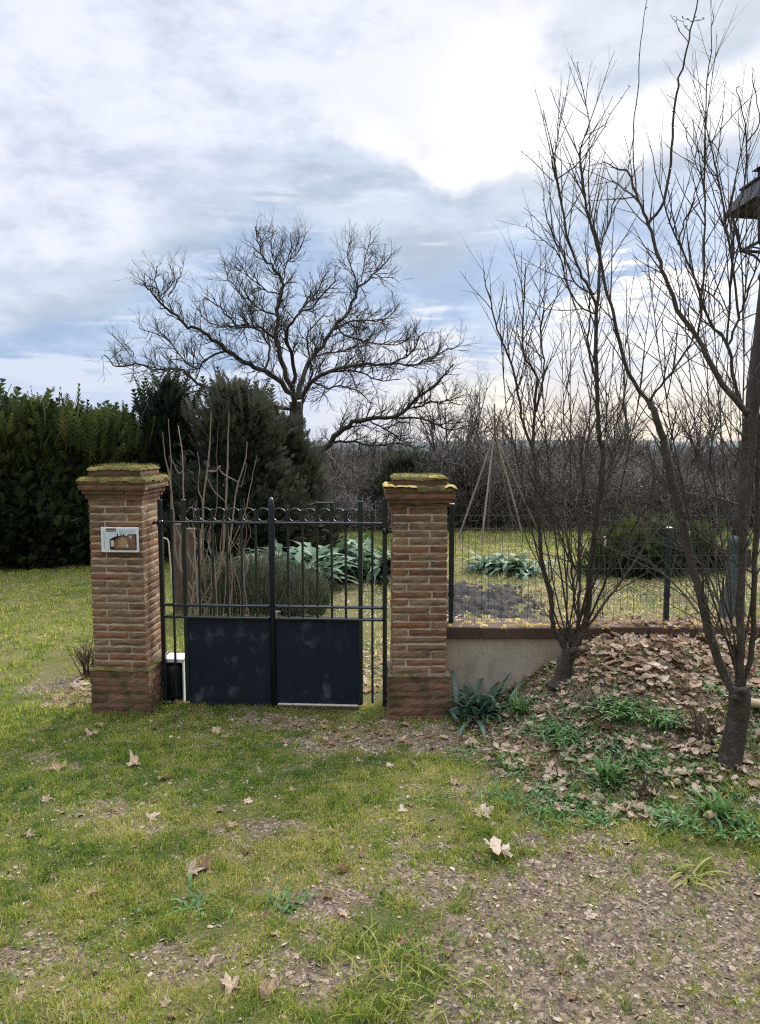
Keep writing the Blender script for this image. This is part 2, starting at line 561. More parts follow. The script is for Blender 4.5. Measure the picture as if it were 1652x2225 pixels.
BARE = [blob(1480, 2070, 480, 210, 1.5), blob(1500, 2250, 560, 150, 1.3), blob(1130, 2050, 260, 140, 1.05), blob(740, 1985, 170, 85, 1.1), blob(420, 2090, 260, 62, 1.05),
        blob(680, 2130, 170, 70, .95), blob(940, 1930, 160, 70, .8), blob(1350, 1890, 300, 70, .95), blob(860, 1605, 260, 48, 1.0), blob(600, 1568, 240, 26, 1.0),
        blob(210, 1760, 130, 28, .5), blob(560, 1800, 180, 22, .8), blob(160, 1640, 140, 36, .6), blob(60, 2080, 160, 50, .8),
        blob(1100, 1720, 160, 50, .45), blob(140, 1480, 80, 60, .7), blob(720, 1900, 200, 14, .5), blob(930, 1830, 160, 22, .55)]
GREEN = [blob(520, 1660, 320, 70, 1.0), blob(760, 1780, 230, 50, .7), blob(120, 1860, 160, 60, .8), blob(860, 2130, 150, 60, .6),
         blob(440, 1990, 120, 30, .8), blob(80, 1560, 140, 60, .8), blob(1090, 1860, 90, 40, .6)]
YELL = [blob(520, 1810, 420, 60, .9), blob(560, 1930, 340, 40, 1.0), blob(200, 1950, 300, 60, .9), blob(150, 1400, 160, 140, .6),
        blob(130, 2170, 200, 60, .9), blob(860, 1700, 260, 50, .6), blob(1000, 1960, 120, 60, .5)]


def blobs(lst, x, y):
    v = np.zeros_like(np.asarray(x, float))
    for bx, by, rx, ry, wt in lst:
        v = np.maximum(v, wt * np.exp(-(((x - bx) / rx) ** 2 + ((y - by) / ry) ** 2) * .9))
    return v


def bed(x, y):
    """the planted bank in front of the low wall"""
    e = 3.52 + .9 * (1 - sstep(.45, 1.1, x)) + .18 * (fbm(x, y, 2.2, 3, 31) - .5)
    return sstep(e - .1, e + .12, y) * sstep(.5, .75, x + .1 * fbm(x, y, 3, 2, 3)) * (1 - sstep(5.34, 5.4, y))


def bare(x, y):
    n = fbm(x, y, 2.1, 4, 11)
    n2 = fbm(x, y, 9, 3, 12)
    n3 = fbm(x, y, 26, 2, 13)
    v = blobs(BARE, x, y) + (n - .5) * 1.1 + (n2 - .5) * .9 + (n3 - .5) * .5
    v = v * (1 - sstep(6, 9, y)) + (n - .42) * 1.3 * sstep(6, 9, y) * sstep(-1.5, -.8, x)
    return np.clip(sstep(.12, 1.0, v), 0, 1)


def patchtone(x, y):
    """0 deep green .. 1 straw"""
    n = fbm(x, y, 1.6, 4, 21)
    n5 = fbm(x, y, 6, 3, 22)
    v = .42 + .36 * blobs(YELL, x, y) - .16 * blobs(GREEN, x, y) + (n - .5) * .62 + (n5 - .5) * .75
    return np.clip(v, 0, 1)


def axis(segs):
    out = []
    for a, b, n in segs:
        out += list(np.linspace(a, b, n, endpoint=False))
    return np.array(out)


def geo(a, b, n):
    return a * (b / a) ** (np.arange(n + 1) / n)


xs_p = geo(3.6, 900, 34)
xs = np.concatenate([-xs_p[::-1], np.arange(-3.56, 3.57, .032), xs_p])
ys = np.concatenate([[-900, -300, -80, -20, -5, -1, .5, 1.2], np.arange(1.7, 5.6, .03), np.arange(5.6, 9, .07), geo(9, 2500, 46)])
GX, GY = np.meshgrid(xs, ys)
GZ = gz(GX, GY)
micro = (fbm(GX, GY, 11, 3, 41) - .5) * .022 * ((GY > 1.5) & (GY < 6.5))
GZ = GZ + micro
nx, ny = len(xs), len(ys)
V = np.stack([GX.ravel(), GY.ravel(), GZ.ravel()], 1)
i0 = (np.arange(ny - 1)[:, None] * nx + np.arange(nx - 1)[None, :]).ravel()
F = np.stack([i0, i0 + 1, i0 + 1 + nx, i0 + nx], 1)

mg = bpy.data.materials.new('ground')
mg.use_nodes = True
t = NT(mg.node_tree)
mg.node_tree.nodes.clear()
co = t.n('ShaderNodeTexCoord').outputs['Object']
msk = t.n('ShaderNodeAttribute', attribute_name='mask').outputs['Color']
sep = t.n('ShaderNodeSeparateColor')
t.l(msk, sep.inputs[0])
n1 = t.noise(co, 30, 6, .7)
n2 = t.noise(co, 110, 4, .7)
n3 = t.noise(co, 6, 5, .6)
turf = t.mix(sep.outputs[1], (.040, .055, .016), (.14, .115, .042))
turf = t.mix(t.m('MULTIPLY', t.ss(n2, .45, .65), .6), turf, t.mix(sep.outputs[1], (.09, .12, .028), (.28, .23, .10)))
dirt = t.mix(t.ss(n1, .35, .65), (.075, .056, .040), (.215, .160, .112))
dirt = t.mix(t.m('MULTIPLY', t.ss(n3, .44, .62), .75), dirt, t.mix(t.ss(n2, .4, .6), (.075, .075, .022), (.17, .15, .05)))
vor = t.n('ShaderNodeTexVoronoi')
t.l(co, vor.inputs['Vector'])
vor.inputs['Scale'].default_value = 75
speck = t.n('ShaderNodeSeparateColor')
t.l(vor.outputs['Color'], speck.inputs[0])
dirt = t.mix(t.m('MULTIPLY', t.ss(speck.outputs[0], .82, .95), .7), dirt, (.36, .30, .23))
dirt = t.mix(t.m('MULTIPLY', t.ss(speck.outputs[1], .80, .9), .7), dirt, (.045, .035, .028))
lit = t.mix(t.ss(n1, .35, .65), (.035, .028, .02), (.13, .095, .062))
lit = t.mix(t.m('MULTIPLY', t.ss(speck.outputs[2], .6, .9), .6), lit, (.36, .27, .18))
colr = t.mix(t.ss(t.m('ADD', sep.outputs[0], t.m('MULTIPLY', t.m('SUBTRACT', n1, .5), .7)), .3, .7), turf, dirt)
colr = t.mix(sep.outputs[2], colr, lit)
p = t.n('ShaderNodeBsdfPrincipled')
t.l(colr, p.inputs['Base Color'])
p.inputs['Roughness'].default_value = .95
p.inputs['Specular IOR Level'].default_value = .15
bn = t.n('ShaderNodeBump')
bn.inputs['Strength'].default_value = .9
bn.inputs['Distance'].default_value = .012
t.l(t.m('ADD', n1, t.m('MULTIPLY', vor.outputs['Distance'], .5)), bn.inputs['Height'])
t.l(bn.outputs[0], p.inputs['Normal'])
o = t.n('ShaderNodeOutputMaterial')
t.l(p.outputs[0], o.inputs[0])

me = np_mesh('ground', V, [F], [np.full(len(F), .5)], mg, True)
ca = me.color_attributes.new('mask', 'FLOAT_COLOR', 'POINT')
cols = np.ones((len(V), 4), np.float32)
cols[:, 0] = bare(V[:, 0], V[:, 1])
cols[:, 1] = patchtone(V[:, 0], V[:, 1])
cols[:, 2] = bed(V[:, 0], V[:, 1])
ca.data.foreach_set('color', cols.ravel())
ground = tag(link('ground', me), kind='structure')

# far hills
hx = np.linspace(-700, 700, 260)
hy = np.array([520, 540, 560, 600, 680])
prof = np.array([0, .75, .93, 1, .9])
HX, HY = np.meshgrid(hx, hy)
top = -.6 + 4.5 * (fbm(hx, hx * 0, .006, 3, 61) - .5) + 2.6 * (fbm(hx, hx * 0, .06, 3, 62) - .5)
HZ = -32 + prof[:, None] * (top[None, :] + 32)
V = np.stack([HX.ravel(), HY.ravel(), HZ.ravel()], 1)
n_ = len(hx)
i0 = (np.arange(len(hy) - 1)[:, None] * n_ + np.arange(n_ - 1)[None, :]).ravel()
F = np.stack([i0, i0 + 1, i0 + 1 + n_, i0 + n_], 1)
M_hill = mat('wooded_hill', [(.055, .075, .075), (.085, .10, .10)], .95, (.05, .6))
tag(link('hills', np_mesh('hills', V, [F], [np.full(len(F), .5)], M_hill, True)), kind='structure')


# ------------------------------------------------------------------ brick pillars
def brick_face(mb, M, x0, x1, z0, z1, yf, thick, rnd, seed, m=0, wob=.003):
    """one weathered brick: gridded, slightly uneven front face, sides going back; M places it"""
    r_ = random.Random(seed)
    nx_, nz_ = max(2, int((x1 - x0) / .035)), 2
    o = len(mb.v)
    for k in range(nz_ + 1):
        for i in range(nx_ + 1):
            e = (i in (0, nx_)) or (k in (0, nz_))
            x = x0 + (x1 - x0) * i / nx_ + r_.uniform(-wob, wob)
            z = z0 + (z1 - z0) * k / nz_ + r_.uniform(-wob, wob) * (1.0 if k != 1 else .3)
            y = yf + (.0035 if e else 0) + r_.uniform(-.0018, .0018)
            mb.v.append(tuple(M @ Vector((x, y, z))))
    w_ = nx_ + 1
    for k in range(nz_):
        for i in range(nx_):
            a = o + k * w_ + i
            mb.face((a, a + 1, a + 1 + w_, a + w_), rnd, m)
    ring = [i for i in range(w_)] + [k * w_ + nx_ for k in range(1, nz_ + 1)] + [nz_ * w_ + i for i in range(nx_ - 1, -1, -1)] + [k * w_ for k in range(nz_ - 1, 0, -1)]
    b = len(mb.v)
    Mi = M.inverted()
    for i in ring:
        q = Mi @ Vector(mb.v[o + i])
        mb.v.append(tuple(M @ Vector((q.x, yf + thick, q.z))))
    for j in range(len(ring)):
        a, c = ring[j], ring[(j + 1) % len(ring)]
        mb.face((o + c, o + a, b + j, b + (j + 1) % len(ring)), rnd, m)


def course(mb, hw, z0, z1, flip, seed, m=0, jointw=.011, full=False, tone=None, wob=.0030):
    """bricks of one course round a square of half width hw"""
    r_ = random.Random(seed * 31 + 5)
    for side in range(4):
        M = Matrix.Rotation(side * math.pi / 2, 4, 'Z')
        fl = flip ^ (side % 2 == 1)
        cut = -hw + 2 * hw * (.285 if fl else .70) + r_.uniform(-.012, .012)
        in0, in1 = (0, 0) if side % 2 == 0 else (.05, .05)
        spans = [(-hw + in0, cut - jointw / 2), (cut + jointw / 2, hw - in1)]
        if full or r_.random() < .10:
            spans = [(-hw + in0, hw - in1)]
        for a, b in spans:
            rr = r_.random() if tone is None else min(1, max(0, tone + r_.uniform(-.25, .25)))
            brick_face(mb, M, a, b, z0 + r_.uniform(-.001, .001), z1 + r_.uniform(-.0015, .001), -hw + r_.uniform(-.002, .002), .05, rr, r_.random(), m, wob)


def moss_patch(mb, x0, x1, y0, y1, z, h, droop, seed, n=34, lo=0.0, disc=False):
    """uneven moss cushion lying on a flat top and creeping over its edge"""
    gx, gy = np.meshgrid(np.linspace(x0, x1, n), np.linspace(y0, y1, n))
    nn = fbm(gx, gy, 14, 4, seed)
    ex = np.minimum(np.minimum(gx - x0, x1 - gx), np.minimum(gy - y0, y1 - gy))
    edge_ = np.exp(-ex / .012)
    zz = z + h * (.25 + 1.1 * nn) - edge_ * droop * (.3 + 1.4 * fbm(gx, gy, 20, 2, seed + 3))
    out = edge_ * .010 * (nn - .3)
    if disc:
        q_ = ((gx - (x0 + x1) / 2) / (x1 - x0) * 2) ** 2 + ((gy - (y0 + y1) / 2) / (y1 - y0) * 2) ** 2
        zz = z + h * (1.5 * nn + .1 - 1.3 * q_)
        out = 0 * out
    gx2 = gx + np.sign(gx - (x0 + x1) / 2) * out
    gy2 = gy + np.sign(gy - (y0 + y1) / 2) * out
    o = len(mb.v)
    mb.v += list(map(tuple, np.stack([gx2.ravel(), gy2.ravel(), zz.ravel()], 1)))
    tone = fbm(gx, gy, 9, 3, seed + 8)
    for a in range(n - 1):
        for b in range(n - 1):
            i = o + a * n + b
            mb.face((i, i + 1, i + 1 + n, i + n), float(np.clip(tone[a, b] * 1.5 - .25 + lo, 0, 1)))


def tufts(V0, n_h, w_, h_, seed, tone):
    """tiny moss blades at points V0"""
    g = np.random.default_rng(seed)
    n = len(V0)
    a = g.uniform(0, 2 * np.pi, n)
    hh = h_ * g.uniform(.5, 1.3, n)
    wv = np.stack([np.cos(a), np.sin(a), 0 * a], 1) * (w_ * g.uniform(.6, 1.4, n))[:, None]
    ln = np.stack([g.normal(0, .5, n), g.normal(0, .5, n), np.ones(n)], 1) * hh[:, None]
    V = np.stack([V0 - wv, V0 + wv, V0 + ln], 1).reshape(-1, 3)
    F = np.arange(n * 3).reshape(-1, 3)
    return V, F, np.clip(tone + g.normal(0, .22, n), 0, 1)


def pillar(label, px_front, Yf, yaw, py, hw, hwp, capmode, seed):
    """py: view rows of base, plinth top, shaft top, cap underside, cap top, slab top, all on the front plane"""
    zb, zp, zs, zc, zt, zz = [W(px_front, q, Yf).z for q in py]
    x = W(px_front, (py[1] + py[2]) / 2, Yf).x
    root = thing('brick_pillar', label, 'pillar', (x, Yf + hw, 0), yaw)
    # plinth
    mb = MB()
    nc = 6
    hgt = (zp - (-.03)) / nc
    for i in range(nc):
        z0 = -.03 + i * hgt
        course(mb, hwp, z0 + .005, z0 + hgt - .006, i % 2 == 0, seed * 100 + i, 0, wob=.004)
    mb.box(-hwp + .008, hwp - .008, -hwp + .008, hwp - .008, -.04, zp - .004, .5, 1)
    mb.build('plinth', [M_brickdirty, M_mortardirty], root)
    # shaft
    mb = MB()
    nc = round((zs - zp) / .0515)
    hgt = (zs - zp) / nc
    for i in range(nc):
        z0 = zp + i * hgt
        course(mb, hw, z0 + .0062, z0 + hgt - .0062, i % 2 == 1, seed * 200 + i, 0)
    mb.box(-hw + .0062, hw - .0062, -hw + .0062, hw - .0062, zp - .003, zs + .002, .5, 1)
    mb.build('shaft', [M_brick, M_mortar], root)
    # cap: corbel, two-course slab, smaller top slab
    mb = MB()
    hc = hw + .047
    mid = (zs + zc) / 2
    course(mb, hw + .015, zs + .003, mid - .002, True, seed + 41, 0, .006, tone=.2)
    course(mb, hw + .030, mid + .002, zc - .002, False, seed + 42, 0, .006, tone=.25)
    zm = (zc + zt) / 2
    course(mb, hc, zc + .003, zm - .004, True, seed + 43, 0, .008, tone=.3)
    course(mb, hc + .004, zm + .003, zt - .003, False, seed + 44, 0, .008, tone=.35)
    hs = hw - .004
    course(mb, hs, zt + .006, zz - .004, True, seed + 46, 0, .008, tone=.2, full=True)
    mb.box(-hw - .008, hw + .008, -hw - .008, hw + .008, zs + .002, zc, .3, 1)
    mb.box(-hc + .01, hc - .01, -hc + .01, hc - .01, zc - .001, zt - .001, .3, 1)
    mb.box(-hs + .008, hs - .008, -hs + .008, hs - .008, zt - .002, zz - .006, .3, 1)
    cap = mb.build('cap', [M_brickdirty, M_mortardirty], root)
    # moss
    mb = MB()
    d = .006
    moss_patch(mb, -hc - d, hc + d, -hc - d, hc + d, zt - .006, .020, .030, seed + 3, 44, .05 if capmode == 0 else -.05)
    moss_patch(mb, -hs - d, hs + d, -hs - d, hs + d, zz - .008, .030 if capmode == 0 else .016, .022, seed + 5, 40, .2)
    if capmode == 0:
        moss_patch(mb, -hwp - .004, hwp + .004, -hwp - .004, hwp + .004, zp - .010, .014, .012, seed + 6, 30, -.3)
    else:
        moss_patch(mb, -hwp - .002, hwp + .002, -hwp - .002, hwp + .002, zp - .012, .010, .010, seed + 6, 30, -.45)
    V1, F1, R1 = [], [], []
    V1 = np.array(mb.v)
    g = np.random.default_rng(seed)
    tz = V1[V1[:, 2] > zt - .02]
    pick = tz[g.integers(0, len(tz), 2600 if capmode == 0 else 1100)] + g.normal(0, .004, (2600 if capmode == 0 else 1100, 3)) * [1, 1, .3]
    TV, TF, TR = tufts(pick, 1, .0022, .016 if capmode == 0 else .010, seed, .6)
    o = len(mb.v)
    mb.v += list(map(tuple, TV))
    for f, r_ in zip(TF, TR):
        mb.face(tuple(int(i) + o for i in f), float(r_))
    mb.build('moss', M_moss, cap, True)
    if capmode == 1:
        mb = MB()
        for (a, b, c, e, zq) in [(-hc - .008, -hc + .07, -hc - .012, -hc + .05, zt), (hc - .075, hc + .008, -hc - .012, -hc + .06, zt), (.06, .12, -hs - .006, -hs + .03, zz),
                                 (-hc - .010, -hc + .035, -hc, hc, zt), (-.16, -.02, -hc - .010, -hc + .02, zt)]:
            moss_patch(mb, a, b, c, e, zq + .010, .012, .022, seed + int(a * 100), 12, .2)
        mb.build('lichen', M_lichen, cap, True)
    return root, zs, zt, zz


hwL = .5 * 117 / FPX * (5.1 * cp + (H - .8) * spn)
pl, *_ = pillar('mossy capped brick gate pillar that carries the framed house sign', 259, 5.10, R(-3.5), (1546, 1452, 1084, 1064, 1040, 1019), hwL, hwL + .022, 0, 3)
hwR = .5 * 119 / FPX * (5.04 * cp + (H - .8) * spn)
pr, *_ = pillar('brick gate pillar with orange lichen, joined to the low plastered wall', 911, 5.04, R(1.0), (1556, 1465, 1102, 1084, 1058, 1036), hwR, hwR + .030, 1, 8)

# ------------------------------------------------------------------ house sign on the pillar
pc = Matrix.Rotation(R(-3.5), 4, 'Z')
sg_c = W(260.5, 1173, 5.08)
sign = thing('house_sign', 'framed white sign with a house silhouette picture, fixed to the mossy pillar', 'sign', (sg_c.x, 5.10 - .016, sg_c.z), R(-3.5))
sw, sh = .258, .171


def sxy(u, v):
    return (-sw / 2 + u * sw, sh / 2 - v * sh)


M_sgwhite = mat('sign_white', [(.80, .80, .83), (.88, .88, .90)], .4, (6, .5))
M_sgblue = mat('sign_pale_blue', [(.62, .71, .77), (.72, .79, .83)], .4, (9, .5))
M_sgblack = mat('sign_black', [(.012, .012, .012), (.02, .018, .016)], .45, (9, .5))
M_sgbrown = mat('sign_brown', [(.10, .05, .035), (.22, .12, .07), (.30, .19, .11)], .5, (38, .9))
M_sgtan = mat('sign_tan', [(.32, .20, .10), (.46, .32, .18)], .5, (30, .8))
M_sgcream = mat('sign_cream', [(.55, .50, .38), (.62, .57, .46)], .5, (20, .5))
M_sgred = mat('sign_dark_red', [(.14, .05, .035), (.22, .09, .06)], .5, (30, .6))
M_sgtext = mat('sign_faint_lettering', [(.34, .34, .33), (.45, .45, .44)], .5, (20, .5))
mb = MB()
mb.box(-sw / 2, sw / 2, -.006, .010, -sh / 2, sh / 2, .5, 0, .002)
mb.build('board', [M_sgwhite], sign)
mb = MB()


def flat(mb, pts, y, m, th=.0012):
    mb.prism([sxy(u, v) for u, v in pts][::-1], y - th, y, .5, m)


flat(mb, [(.12, .06), (.93, .06), (.93, .90), (.12, .90)], -.0062, 0)
flat(mb, [(.235, .485), (.36, .375), (.50, .335), (.60, .315), (.70, .335), (.745, .275), (.955, .262), (.955, .895), (.24, .895)], -.0076, 1)
flat(mb, [(.40, .47), (.52, .365), (.62, .345), (.71, .365), (.77, .30), (.93, .30), (.93, .84), (.36, .84), (.36, .62)], -.0092, 2)
flat(mb, [(.46, .60), (.565, .40), (.66, .42), (.72, .58), (.72, .80), (.44, .80)], -.0106, 3)
flat(mb, [(.265, .53), (.345, .50), (.36, .62), (.35, .77), (.265, .77)], -.0092, 4)
flat(mb, [(.69, .66), (.74, .66), (.74, .79), (.69, .79)], -.0120, 4)
flat(mb, [(.36, .845), (.93, .845), (.93, .875), (.36, .875)], -.0106, 5)
flat(mb, [(.76, .32), (.86, .32), (.80, .46)], -.0106, 4)
flat(mb, [(.445, .61), (.48, .61), (.475, .72), (.445, .72)], -.0122, 2)
for u in (.435, .535, .61):
    flat(mb, [(u, .25), (u + .02, .23), (u + .03, .36), (u, .38)], -.0092, 1)
mb.build('house_picture', [M_sgblue, M_sgblack, M_sgbrown, M_sgtan, M_sgcream, M_sgred], sign)
mb = MB()
flat(mb, [(.15, .045), (.41, .045), (.41, .165), (.15, .165)], -.0078, 0)
flat(mb, [(.17, .105), (.39, .105), (.39, .125), (.17, .125)], -.0092, 1)
mb.build('heading_block', [M_sgred, M_sgcream], sign)
mb = MB()
r_ = random.Random(4)
v = .14
while v < .86:
    h_ = r_.uniform(.02, .05)
    flat(mb, [(.07, v), (.10, v + .005), (.10, v + h_), (.07, v + h_)], -.0064, 0, .0006)
    v += h_ + r_.uniform(.012, .03)
mb.build('side_lettering', [M_sgtext], sign)
mb = MB()
for k in range(3):
    u = .50
    while u < .90:
        l_ = r_.uniform(.02, .06)
        flat(mb, [(u, .09 + k * .055), (u + l_, .09 + k * .055), (u + l_, .108 + k * .055), (u, .108 + k * .055)], -.0078, 0, .0006)
        u += l_ + .016
mb.build('top_lettering', [mat('sign_pale_lettering', [(.46, .52, .56), (.50, .56, .6)], .5)], sign)

# ------------------------------------------------------------------ iron gate
YG0, YG1 = 5.30, 5.20           # hinge side and free side of the line of the gate
PX0, PX1 = 352.0, 836.4


def gx(px):
    f = (px - PX0) / (PX1 - PX0)
    Yq = YG0 + (YG1 - YG0) * f
    return W(px, 1250, Yq), f


def gzr(py0, py1=None):
    return W(594, py0, (YG0 + YG1) / 2).z


gA, _ = gx(PX0)
gB, _ = gx(PX1)
gdir = math.atan2(gB.y - gA.y, gB.x - gA.x)
glen = math.hypot(gB.x - gA.x, gB.y - gA.y)
SPX = glen / (PX1 - PX0)
zt_r, zm_r, zl_r = gzr(1136), gzr(1317), gzr(1343)
z_sh = gzr(1541)
z_bar, z_thick, z_mid = gzr(1106), gzr(1090), gzr(1083)
bar_me = {}


def bar_mesh(w_, z0, z1, tip):
    k = (w_, round(z0, 3), round(z1, 3), tip)
    if k not in bar_me:
        mb = MB()
        h = w_ / 2
        if tip == 'flat':
            mb.box(-h, h, -h, h, z0, z1, .5, 0, .003)
        else:
            mb.tube([(0, 0, z0), (0, 0, z1 - w_ * 1.4), (0, 0, z1)], [h * 1.15, h * 1.15, h * .25], 8, .5)
        bar_me[k] = mb.mesh('bar', M_iron)
    return bar_me[k]


ring_mb = MB()
rr, rt = 14.2 * SPX, .0042
o = 0
for i in range(24):
    a = 2 * math.pi * i / 24
    for j in range(8):
        b = 2 * math.pi * j / 8
        ring_mb.v.append(((rr + rt * math.cos(b)) * math.cos(a), rt * 1.3 * math.sin(b), (rr + rt * math.cos(b)) * math.sin(a)))
for i in range(24):
    for j in range(8):
        ring_mb.face((i * 8 + j, ((i + 1) % 24) * 8 + j, ((i + 1) % 24) * 8 + (j + 1) % 8, i * 8 + (j + 1) % 8))
ring_me = ring_mb.mesh('ring', M_iron, True)

gate_loc = Vector((gA.x, gA.y, 0))


def leaf_root(label, px):
    s = (px - PX0) * SPX
    return thing('gate_leaf', label, 'gate', gate_loc + Vector((math.cos(gdir) * s, math.sin(gdir) * s, 0)), gdir)


def X(px):
    return (px - PX0) * SPX


def rail(mb, a, b, z, h, dp):
    mb.box(a, b, -dp / 2, dp / 2, z - h / 2, z + h / 2, .5, 0, .003)


# leaf by the sign pillar
gl = leaf_root('dark iron gate leaf hung from the sign pillar, with the wide pointed meeting post', PX0)
for px_, w_, z0, z1, tip in [(352, .030, .03, z_thick + .01, 'flat'), (377, .016, .05, z_bar, 'flat'), (403.5, .030, .03, z_thick + .012, 'flat')] + \
        [(p_, .016, zl_r - .01, z_bar, 'flat') for p_ in (435, 465.5, 497, 528.5, 559.5)]:
    link('bar', bar_mesh(w_, z0, z1, tip), gl, (X(px_), 0, 0))
mb = MB()
mb.tube([(0, 0, .01), (0, 0, z_mid - .05), (0, 0, z_mid - .015), (0, 0, z_mid + .01)], [.0225, .0225, .018, .006], 10)
mb.build('meeting_post', M_postblue, gl, True, (X(594), 0, 0))
for z, h, dp in ((zt_r, .016, .036), (zm_r, .016, .044), (zl_r, .016, .044)):
    mb = MB()
    rail(mb, X(352) + .015, X(594) - .0215, z, h, dp)
    mb.build('rail', M_iron, gl)
mb = MB()
mb.box(X(403.5) + .012, X(594) - .020, -.004, .004, z_sh, zl_r - .008, .5, 0, .002)
mb.box(X(352) + .015, X(403.5) - .015, -.008, .008, z_sh - .004, z_sh + .014, .5, 1, .002)
mb.box(X(403.5) + .015, X(594) - .026, -.012, .012, z_sh - .014, z_sh + .008, .5, 1, .002)
mb.build('sheet_panel', [M_sheet, M_iron], gl)
for a, b in ((403.5, 435), (435, 465.5), (465.5, 497), (497, 528.5), (528.5, 559.5), (559.5, 594)):
    link('ring', ring_me, gl, (X((a + b) / 2), 0, zt_r + .009 + rr))
mb = MB()
zh = gzr(1138)
mb.tube([(-.075, 0, zh), (-.012, 0, zh)], [.012, .012], 10)
mb.tube([(-.075, .0, zh), (-.090, .0, zh)], [.034, .036], 10)
mb.tube([(-.004, 0, zh - .02), (-.004, 0, zh + .02)], [.022, .022], 10)
mb.build('hinge', M_iron, gl, True)

# leaf by the lichen pillar
gr = leaf_root('dark iron gate leaf hung from the lichen covered pillar, with pale stains on its sheet', PX1)
off = X(PX1)
for px_, w_, z0, z1, tip in [(836.4, .030, .02, z_thick + .03, 'flat'), (810, .016, .04, z_bar, 'flat'), (784.6, .030, .03, z_thick + .008, 'flat')] + \
        [(p_, .016, zl_r - .01, z_bar, 'flat') for p_ in (629, 660.5, 753)] + [(p_, .016, zl_r - .01, gzr(1093), 'flat') for p_ in (692, 723)]:
    link('bar', bar_mesh(w_, z0, z1, tip), gr, (X(px_) - off, 0, 0))
for z, h, dp in ((zt_r, .016, .036), (zm_r, .016, .044), (zl_r, .016, .044)):
    mb = MB()
    rail(mb, X(594) + .0215 - off, X(836.4) - .015 - off, z, h, dp)
    mb.build('rail', M_iron, gr)
mb = MB()
mb.box(X(594) + .0215 - off, X(784.6) - .012 - off, -.004, .004, z_sh, zl_r - .008, .5, 0, .002)
mb.box(X(594) + .028 - off, X(784.6) - .015 - off, -.012, .012, z_sh - .014, z_sh + .008, .5, 1, .002)
mb.build('sheet_panel', [M_sheet, M_iron], gr)
for a, b in ((594, 629), (629, 660.5), (660.5, 692), (692, 723), (723, 753), (753, 784.6)):
    link('ring', ring_me, gr, (X((a + b) / 2) - off, 0, zt_r + .009 + rr))
mb = MB()
zb_ = gzr(1092)
mb.box(X(689) - off, X(726) - off, -.014, .014, zb_ - .006, zb_ + .006, .5, 0, .002)
mb.build('top_bracket', M_iron, gr)
mb = MB()
mb.box(X(601) - off, X(607) - off, -.03, -.018, zl_r + .002, zl_r + .050, .5, 0, .003)
mb.box(X(601) - off, X(612) - off, -.03, -.018, zl_r + .048, zl_r + .058, .5, 0, .002)
mb.build('latch', mat('worn_steel', [(.25, .25, .25), (.4, .4, .4)], .35, (20, .5), metal=.8), gr)
mb = MB()
zh = gzr(1152)
mb.tube([(.012, 0, zh), (.060, 0, zh)], [.012, .012], 10)
mb.tube([(.004, 0, zh - .02), (.004, 0, zh + .02)], [.022, .022], 10)
mb.build('hinge', M_iron, gr, True)

# sill board under the gate
mb = MB()
a, b = gx(602)[0], gx(778)[0]
mb.box(-.29, .29, -.03, .10, 0.0, .035, .5, 0, .006)
mb.box(-.29, .29, -.042, -.031, -.02, .028, .5, 1, .003)
thr = tag(mb.build('threshold_board', [M_paleplank, M_darkwood], None, loc=((a.x + b.x) / 2, a.y - .01, -.006)), 'pale wooden threshold board lying under the stained gate leaf', 'board')
thr.rotation_euler.z = gdir

# white open box with black pot behind the bars
bx = W(385, 1500, 5.36)
crate = thing('white_box', 'white open fronted box behind the bars by the sign pillar', 'box', (bx.x, 5.40, 0.0), R(-6))
mb = MB()
zb1 = W(385, 1434, 5.30).z
for q in ((-.10, -.085, -.08, .08, .0, zb1), (.062, .072, -.08, .08, 0, zb1), (-.10, .072, -.08, .08, zb1 - .028, zb1 + .0), (-.10, .072, .07, .08, 0, zb1 - .02), (-.10, .072, -.08, .08, -.01, .012)):
    mb.box(*q, .5, 0, .003)
mb.build('shell', M_white, crate)
mb = MB()
mb.lathe([(.052, .012), (.062, .05), (.072, zb1 - .10), (.060, zb1 - .055), (.02, zb1 - .045)], 18, M=Matrix.Translation((-.012, -.03, 0)))
tag(mb.build('black_pot', M_black, None, True), 'round black pot standing inside the white box', 'pot').matrix_world = Matrix.Translation((bx.x, 5.40, 0)) @ Matrix.Rotation(R(-6), 4, 'Z')

# ------------------------------------------------------------------ low wall, fence
YW = 5.20
zw = W(1080, 1362, YW).z
zw2 = W(1080, 1388, YW).z
wx0, wx1 = W(962, 1420, YW).x - .02, 5.2
wall = thing('low_wall', 'low plastered garden wall with brick coping beside the lichen pillar', 'wall', (wx0, YW, 0))
mb = MB()
nseg = 40
mb.box(0, wx1 - wx0, .012, .25, -.1, zw2 - .002, .5, 0)
mb.build('plaster_face', M_plaster, wall)
mb = MB()
x = 0
k = 0
while x < wx1 - wx0:
    l_ = random.uniform(.27, .33)
    mb.box(x + .003, x + l_ - .004, -.012 + random.uniform(-.003, .003), .275, zw2, zw + random.uniform(-.004, .003), random.random(), 0, .006)
    x += l_
    k += 1
mb.box(0, wx1 - wx0, .0, .262, zw2 + .001, zw - .008, .5, 1)
cop = mb.build('coping', [M_coping, M_mortardirty], wall)
mb = MB()
for k in range(170):
    x = 2.4 * random.random()
    a_, b_ = x, x + random.uniform(.02, .08)
    c_ = random.uniform(-.02, .2)
    moss_patch(mb, a_, b_, c_, c_ + random.uniform(.02, .07), zw - .002, .009, .006, k, 13, random.uniform(-.1, .3), True)
mb.build('lichen', M_lichen, cop, True)

